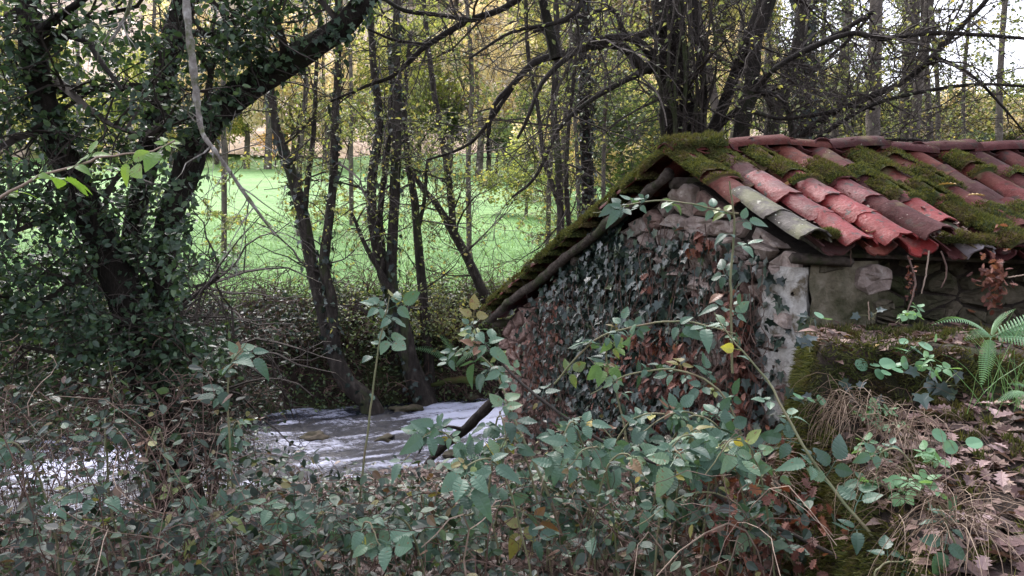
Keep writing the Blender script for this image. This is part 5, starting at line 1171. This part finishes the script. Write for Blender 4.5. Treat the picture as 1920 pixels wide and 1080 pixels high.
# ------------------------------------------------------------------ the mossy bank at the right
gme = GROUND.data; GV = np.empty(len(gme.vertices) * 3, np.float32); gme.vertices.foreach_get('co', GV); GV = GV.reshape(-1, 3).astype(float)
GF = np.empty(len(gme.polygons) * 4, np.int32); gme.loops.foreach_get('vertex_index', GF); GF = GF.reshape(-1, 4)
def bank_grid(n, xlo, xhi, ylo, yhi):
    """points spread evenly over the real surface of the bank, its steep faces too"""
    c = GV[GF].mean(1); f = GF[(c[:, 0] > xlo) & (c[:, 0] < xhi) & (c[:, 1] > ylo) & (c[:, 1] < yhi)]; Q = GV[f]
    N = np.cross(Q[:, 2] - Q[:, 0], Q[:, 3] - Q[:, 1]); A = np.linalg.norm(N, axis=1); N = nrm(N); N[N[:, 2] < 0] *= -1
    q = rng.choice(len(f), n, p=A / A.sum()); u, v = rng.random((2, n, 1)); Q = Q[q]
    return Q[:, 0] * (1 - u) * (1 - v) + Q[:, 1] * u * (1 - v) + Q[:, 2] * u * v + Q[:, 3] * (1 - u) * v, N[q]
P, N = bank_grid(95000, .85, 2.6, 1.6, 3.7)
ex = np.interp(P[:, 1], *EX); mk = vn(P[:, 0] * 1 + P[:, 2], P[:, 1] - P[:, 2], .06, 12)
steep = N[:, 2] < .75
keep = np.where(steep, (mk > .16) & (P[:, 2] > -1.35), mk > .72); keep &= P[:, 0] > ex - .35
P, N = P[keep], N[keep]
lump = .03 * vn(P[:, 0] + P[:, 2], P[:, 1] + P[:, 2], .07, 15)
g = Geo(); g.add(*tufts(P + N * (lump[:, None]), N + [0, 0, -.5] * (1 - N[:, 2:3]), .032, .0035, None, 0, 1, .55)); V = None
o = g.obj('moss', M['moss']); props(o, 'thick moss draped over the face of the bank below the shed', 'moss', None, 'stuff')
P, N = bank_grid(5200, 1.0, 3.4, 1.1, 3.75); keep = (N[:, 2] > .6) & (P[:, 0] > np.interp(P[:, 1], *EX) - .03); P, N = P[keep], N[keep]
g = Geo(); h = len(P) // 3; scatter(g, oak_leaf(), P[:h] + N[:h] * .012, rots(h, 1.5), .05 + .05 * rng.random(h)); scatter(g, simple_leaf(), P[h:] + N[h:] * .012, rots(len(P) - h, 1.5), .035 + .03 * rng.random(len(P) - h), rng.random(len(P) - h) * .85)
o = g.obj('leaf_litter', M['litter']); props(o, 'brown fallen leaves covering the terrace and slope at the right', 'fallen leaves', None, 'stuff')
g = Geo(); g.add(*oak_leaf()); OM = g.mesh('oak_leaf', M['oak_leaf'])
P, N = bank_grid(2500, 1.1, 2.4, 1.3, 2.8); x, y = proj(P); q = (x > 1720) & (x < 1960) & (y > 740) & (y < 1100) & (N[:, 2] > .7); P, N = P[q][:95], N[q][:95]; Fr = rots(len(P), 1.6, (-.2, -.4, 0), .6)
for i in range(len(P)):
    o = link('oak_leaf', OM); m = Matrix(Fr[i].tolist()).to_4x4(); m.translation = Vector(P[i] + np.array((0, 0, .02 + .02 * rng.random()))); s = .05 + .035 * rng.random(); o.matrix_basis = m @ Matrix.Diagonal((s, s, s, 1))
    props(o, 'pale pinkish lobed oak leaf lying on the slope at the right edge', 'fallen leaf', 'fallen oak leaves on the right slope')
# dry grass hanging over the bank
def grass_tuft(label, px_, py_, Y, n, ln, mt, spread, droop, name='dry_grass_tuft', cat='grass tuft', group=None):
    c = at(px_, py_, Y); S0 = c + rng.normal(0, 1, (n, 3)) * [.06, .04, .02]; a = rng.normal(0, spread, (n, 3)) + [-.25, -.3, .9]; k = 7; P = np.empty((n, k, 3)); P[:, 0] = S0; d = nrm(a); l = ln * (.5 + .7 * rng.random(n))
    for j in range(1, k): P[:, j] = P[:, j - 1] + d * (l / (k - 1))[:, None]; d = nrm(d + [0, 0, -droop] + rng.normal(0, .1, (n, 3)))
    g = Geo(); g.add(*tubes(P, np.full((n, k), .0012) * np.linspace(1.2, .5, k), 3), np.repeat(rng.random(n), (k - 1) * 3)); o = g.obj(name, mt); props(o, label, cat, group); return o
grass_tuft('large straw-coloured dry grass tuft spilling over the bank edge', 1700, 810, 2.5, 90, .26, M['dry_grass'], .6, .6)
grass_tuft('dry grass hanging down the bank below the large tuft', 1660, 900, 2.35, 80, .24, M['dry_grass'], .6, .6)
grass_tuft('small dry grass tuft under the green ivy cluster', 1600, 770, 2.75, 110, .26, M['dry_grass'], .5, .6)
grass_tuft('brown dry grass tuft at the foot of the gable corner', 1410, 900, 2.9, 170, .34, M['dry_grass'], .7, .4)
grass_tuft('sparse dry grass at the lower right among the oak leaves', 1800, 980, 1.95, 110, .3, M['dry_grass'], .6, .4)
grass_tuft('few green grass blades right of the fern', 1900, 760, 2.5, 26, .34, M['grass'], .25, .12, 'green_grass_tuft')
# dead leaf mass hanging low at the right of the gable
n = 500; P = np.stack([.7 + .5 * rng.random(n), 2.3 + .9 * rng.random(n), -1.35 + .5 * rng.random(n)], -1); g = Geo(); scatter(g, oak_leaf(), P, rots(n, .2), .035 + .03 * rng.random(n)); o = g.obj('dead_bracken', M['dead_leaf']); props(o, 'rust-brown dead foliage low in front of the bank', 'dead foliage', None, 'stuff')

# ferns -------------------------------------------------------------
def frond_mesh(seed, mat=None, droop=.35):
    r = np.random.default_rng(seed); g = Geo(); n = 25; t = np.linspace(0, 1, 34); y = t; z = .25 * np.sin(t * 1.9) - droop * t ** 2.2; C = np.stack([0 * t + .03 * np.sin(t * 3), y, z], -1)
    g.add(*tubes(C[None], (.006 * (1.1 - t))[None], 4))
    for i in range(n):
        u = .1 + .89 * i / (n - 1); c = np.array([np.interp(u, t, C[:, k]) for k in range(3)]); L = .135 * (math.sin(PI * min(1, .12 + u * .9)) ** .8) * (.92 + .16 * r.random()) + .012
        for sgn in (-1, 1):
            k = 7; s = np.linspace(0, 1, k); ax = np.array((sgn * .96, .28, -.08)); mid = c + s[:, None] * L * ax + np.stack([0 * s, 0 * s, -.12 * L * s ** 2], -1)
            V = []; F = []
            for j in range(k):
                w0 = .0145 * (1 - s[j]) ** .5 * (1.25 if j % 2 else .72) + .002; V += [mid[j] + np.array((0, w0, .0)), mid[j], mid[j] - np.array((0, w0, .0))]
                if j: b = 3 * j; F += [(b - 3, b, b + 1, b - 2), (b - 2, b + 1, b + 2, b - 1)]
            V = np.array(V); V[:, 2] += .006 * np.tile([1, 0, 1], k); g.add(V, np.array(F))
    return g.mesh('frond', mat or M['fern'])
FR = [frond_mesh(s) for s in range(3)]; FRd = [frond_mesh(8, droop=.6)]
def fern(label, base, fr, group=None):
    root = empty('fern', base, label, 'fern', group)
    for i, (dr, L, roll) in enumerate(fr):
        D = nrm(np.array(dr, float)); N = nrm(np.array((0, -.5, 1.)) - (np.array((0, -.5, 1.)) @ D) * D); X = np.cross(D, N); m = Matrix(np.stack([X, D, N], -1).tolist()).to_4x4(); m.translation = Vector(base)
        o = link('frond', FR[i % 3], root); o.matrix_basis = m @ Matrix.Rotation(roll, 4, 'Y') @ Matrix.Diagonal((L, L, L, 1))
fern('large pale green fern growing from the terrace under the eave at the right', at(1858, 632, 2.8), [((-.95, -.1, .3), .24, .2), ((.9, -.1, .32), .3, .3), ((1, -.2, .05), .3, 0), ((.7, -.45, -.15), .24, .2), ((-.35, -.4, -.75), .2, 0), ((-.75, -.45, .05), .17, -.2), ((.1, -.3, .5), .14, .3)])
fern('pale fern with one upright frond at the bottom left', at(385, 1075, 2.6), [((.3, -.1, 1.), .22, .5), ((-.5, -.5, .2), .14, 0), ((.1, -.9, .1), .14, 0)])
fern('dim fern lying over the tangle at the bottom centre', at(560, 1010, 2.8), [((.9, -.2, .3), .17, 0), ((-.8, -.2, .3), .14, 0), ((.2, -.8, .4), .14, 0)])
fern('tiny fern tip poking in at the right edge below the large fern', at(1935, 740, 2.3), [((-1, -.1, -.15), .12, 0), ((-.8, -.2, .4), .1, 0)])
fern('yellow-green fern on the far bank beside the three-stemmed cluster', at(850, 690, 10.6), [((-.8, -.3, .5), .7, 0), ((.8, -.3, .5), .7, 0), ((.1, -.8, .5), .6, 0), ((-.3, -.3, .9), .6, 0)])
# pennywort, small ivy and seedlings on the terrace
g = Geo(); g.add(*round_leaf()); PW = g.mesh('leaf', M['pennywort'])
def small_plant(name, label, cat, base, n, me, s, rad, group=None, up=.9, stalk=.03, fw=.5):
    root = empty(name, base, label, cat, group); gs = Geo()
    for i in range(n):
        q = base + np.array((rng.normal(0, rad), rng.normal(0, rad * .6), stalk * (.5 + rng.random()))); q[2] += rng.normal(0, rad * .4) if rad > .06 else 0
        m = Matrix(rots(1, up, (0, -1, .3), fw)[0].tolist()).to_4x4(); m.translation = Vector(q); k = s * (.7 + .6 * rng.random()); o = link('leaf', me, root); o.matrix_basis = m @ Matrix.Diagonal((k, k, k, 1))
        gs.add(*tubes(np.array([[base + rng.normal(0, .01, 3), (base + q) / 2 + [0, 0, .01], q]]), np.full((1, 3), .0012), 3))
    gs.obj('stalk', M['cane'], root)
IM2 = g2 = None
g = Geo(); g.add(*ivy_leaf()); IM2 = g.mesh('leaf', M['ivy_single'])
DL = compound(5, 12).mesh('leaf', M['fern'])
for p, n, lab in (((1545, 608, 3.1), 2, 'single broad round pennywort leaf beside the plaster corner'), ((1700, 670, 2.95), 5, 'group of round pennywort leaves in the middle of the terrace'), ((1730, 650, 2.95), 3, 'pennywort leaves just above the middle group'), ((1655, 705, 2.9), 6, 'pennywort leaves spilling over the moss at the terrace edge'), ((1690, 700, 2.88), 4, 'pennywort leaves over the dark ivy cluster'), ((1540, 760, 2.8), 3, 'pennywort leaves low on the mossy face'), ((1790, 850, 2.2), 3, 'pennywort leaves on the leafy slope')):
    small_plant('pennywort', lab, 'plant', at(*p), n, PW, .05, .035)
for p, n, s, r, lab in (((1515, 608, 3.0), 6, .075, .03, 'small dark ivy sprig at the top of the mossy face by the plaster'), ((1760, 735, 2.72), 13, .085, .07, 'dark drooping ivy cluster at the terrace edge'), ((1580, 735, 2.85), 4, .06, .035, 'ivy leaves in the middle of the mossy face'), ((1625, 770, 2.8), 4, .06, .03, 'lone ivy sprig below the moss lip'), ((1520, 655, 2.95), 5, .07, .03, 'ivy sprig hanging beside the lower plaster'), ((1640, 600, 3.2), 4, .05, .04, 'tiny ivy sprig at the wall foot behind the terrace'), ((1510, 760, 2.85), 5, .06, .04, 'ivy sprig in the dark hollow left of the bank'), ((1300, 800, 3.0), 6, .07, .05, 'ivy sprig on the low gable stones')):
    small_plant('ivy_sprig', lab, 'ivy', at(*p), n, IM2, s * .68, r, up=.2, fw=1.2)
for p, lab in (((1620, 785, 2.75), 'divided-leaf seedling below the moss lip'), ((1655, 800, 2.7), 'divided-leaf seedling above the dry grass tuft'), ((1640, 860, 2.5), 'divided-leaf seedling in the dry grass'), ((1675, 920, 2.25), 'divided-leaf seedling under the dry grass tuft'), ((1740, 880, 2.2), 'divided-leaf seedling among the oak leaves'), ((1720, 925, 2.15), 'second divided-leaf seedling among the oak leaves, lower down'), ((1750, 700, 2.7), 'divided-leaf seedling on the terrace'), ((1690, 600, 3.1), 'divided-leaf seedling at the wall foot')):
    small_plant('seedling', lab, 'seedling', at(*p), 4, DL, .055, .03)
# roots and stalks hanging from the eave
for i, (rows, lab) in enumerate((([(1742, 470, 3.7, 1.6), (1735, 520, 3.68, 1.5), (1728, 550, 3.66, 1.2)], 'thin pale root hanging from the moss at the eave'), ([(1765, 470, 3.7, 1.5), (1775, 510, 3.68, 1.5), (1765, 540, 3.66, 1)], 'curved brown root hanging right of the pale one'), ([(1595, 465, 3.75, 1.2), (1595, 495, 3.75, 1)], 'short stalk hanging beside the big pier stone'), ([(1702, 480, 3.7, 2), (1712, 510, 3.65, 2), (1716, 535, 3.6, 2), (1700, 590, 3.5, 1.2)], 'brown dry stalk bending before the pier stone'), ([(1630, 600, 3.3, 1.4), (1628, 565, 3.3, 1)], 'pale stalk standing on the terrace'), ([(1890, 520, 3.3, 1.4), (1925, 515, 3.3, 1.4)], 'pale twig sticking out at the right edge'))):
    P, R = stem(rows, 12, .3); g = Geo(); g.add(*tubes(P[None], R[None], 5)); o = g.obj('hanging_root' if i < 4 else 'dry_stalk', M['twig_pale'] if i in (0, 4, 5) else M['twig'], None, True); props(o, lab, 'root' if i < 4 else 'stalk')
for p, n, lab in (((1862, 530, 3.7), 120, 'shaggy brown dead fern hanging on the dark wall at the right'), ((1708, 520, 3.62), 40, 'withered flower spike hanging from the eave before the pier')):
    c = at(*p); P = c + rng.normal(0, 1, (n, 3)) * ([.03, .03, .085] if n > 60 else [.012, .012, .05]); g = Geo(); scatter(g, oak_leaf(), P, rots(n, .1), .04 if n > 60 else .022); root = empty('dead_fern', c, lab, 'dead plant'); g.obj('foliage', M['dead_leaf'], root)['kind'] = 'stuff'
# yellow leaves on the roof
for p, lab in (((1757, 347, 4.35), 'bright orange-yellow leaf lying on the mossy tiles'), ((1812, 366, 4.3), 'single small yellow leaf on the moss right of the orange one')):
    c = at(*p); g = Geo(); scatter(g, oak_leaf(), np.array([c]), rots(1, 2.), .1 if 'orange' in lab else .06, np.array([.98])); o = g.obj('yellow_leaf', M['litter']); props(o, lab, 'fallen leaf')
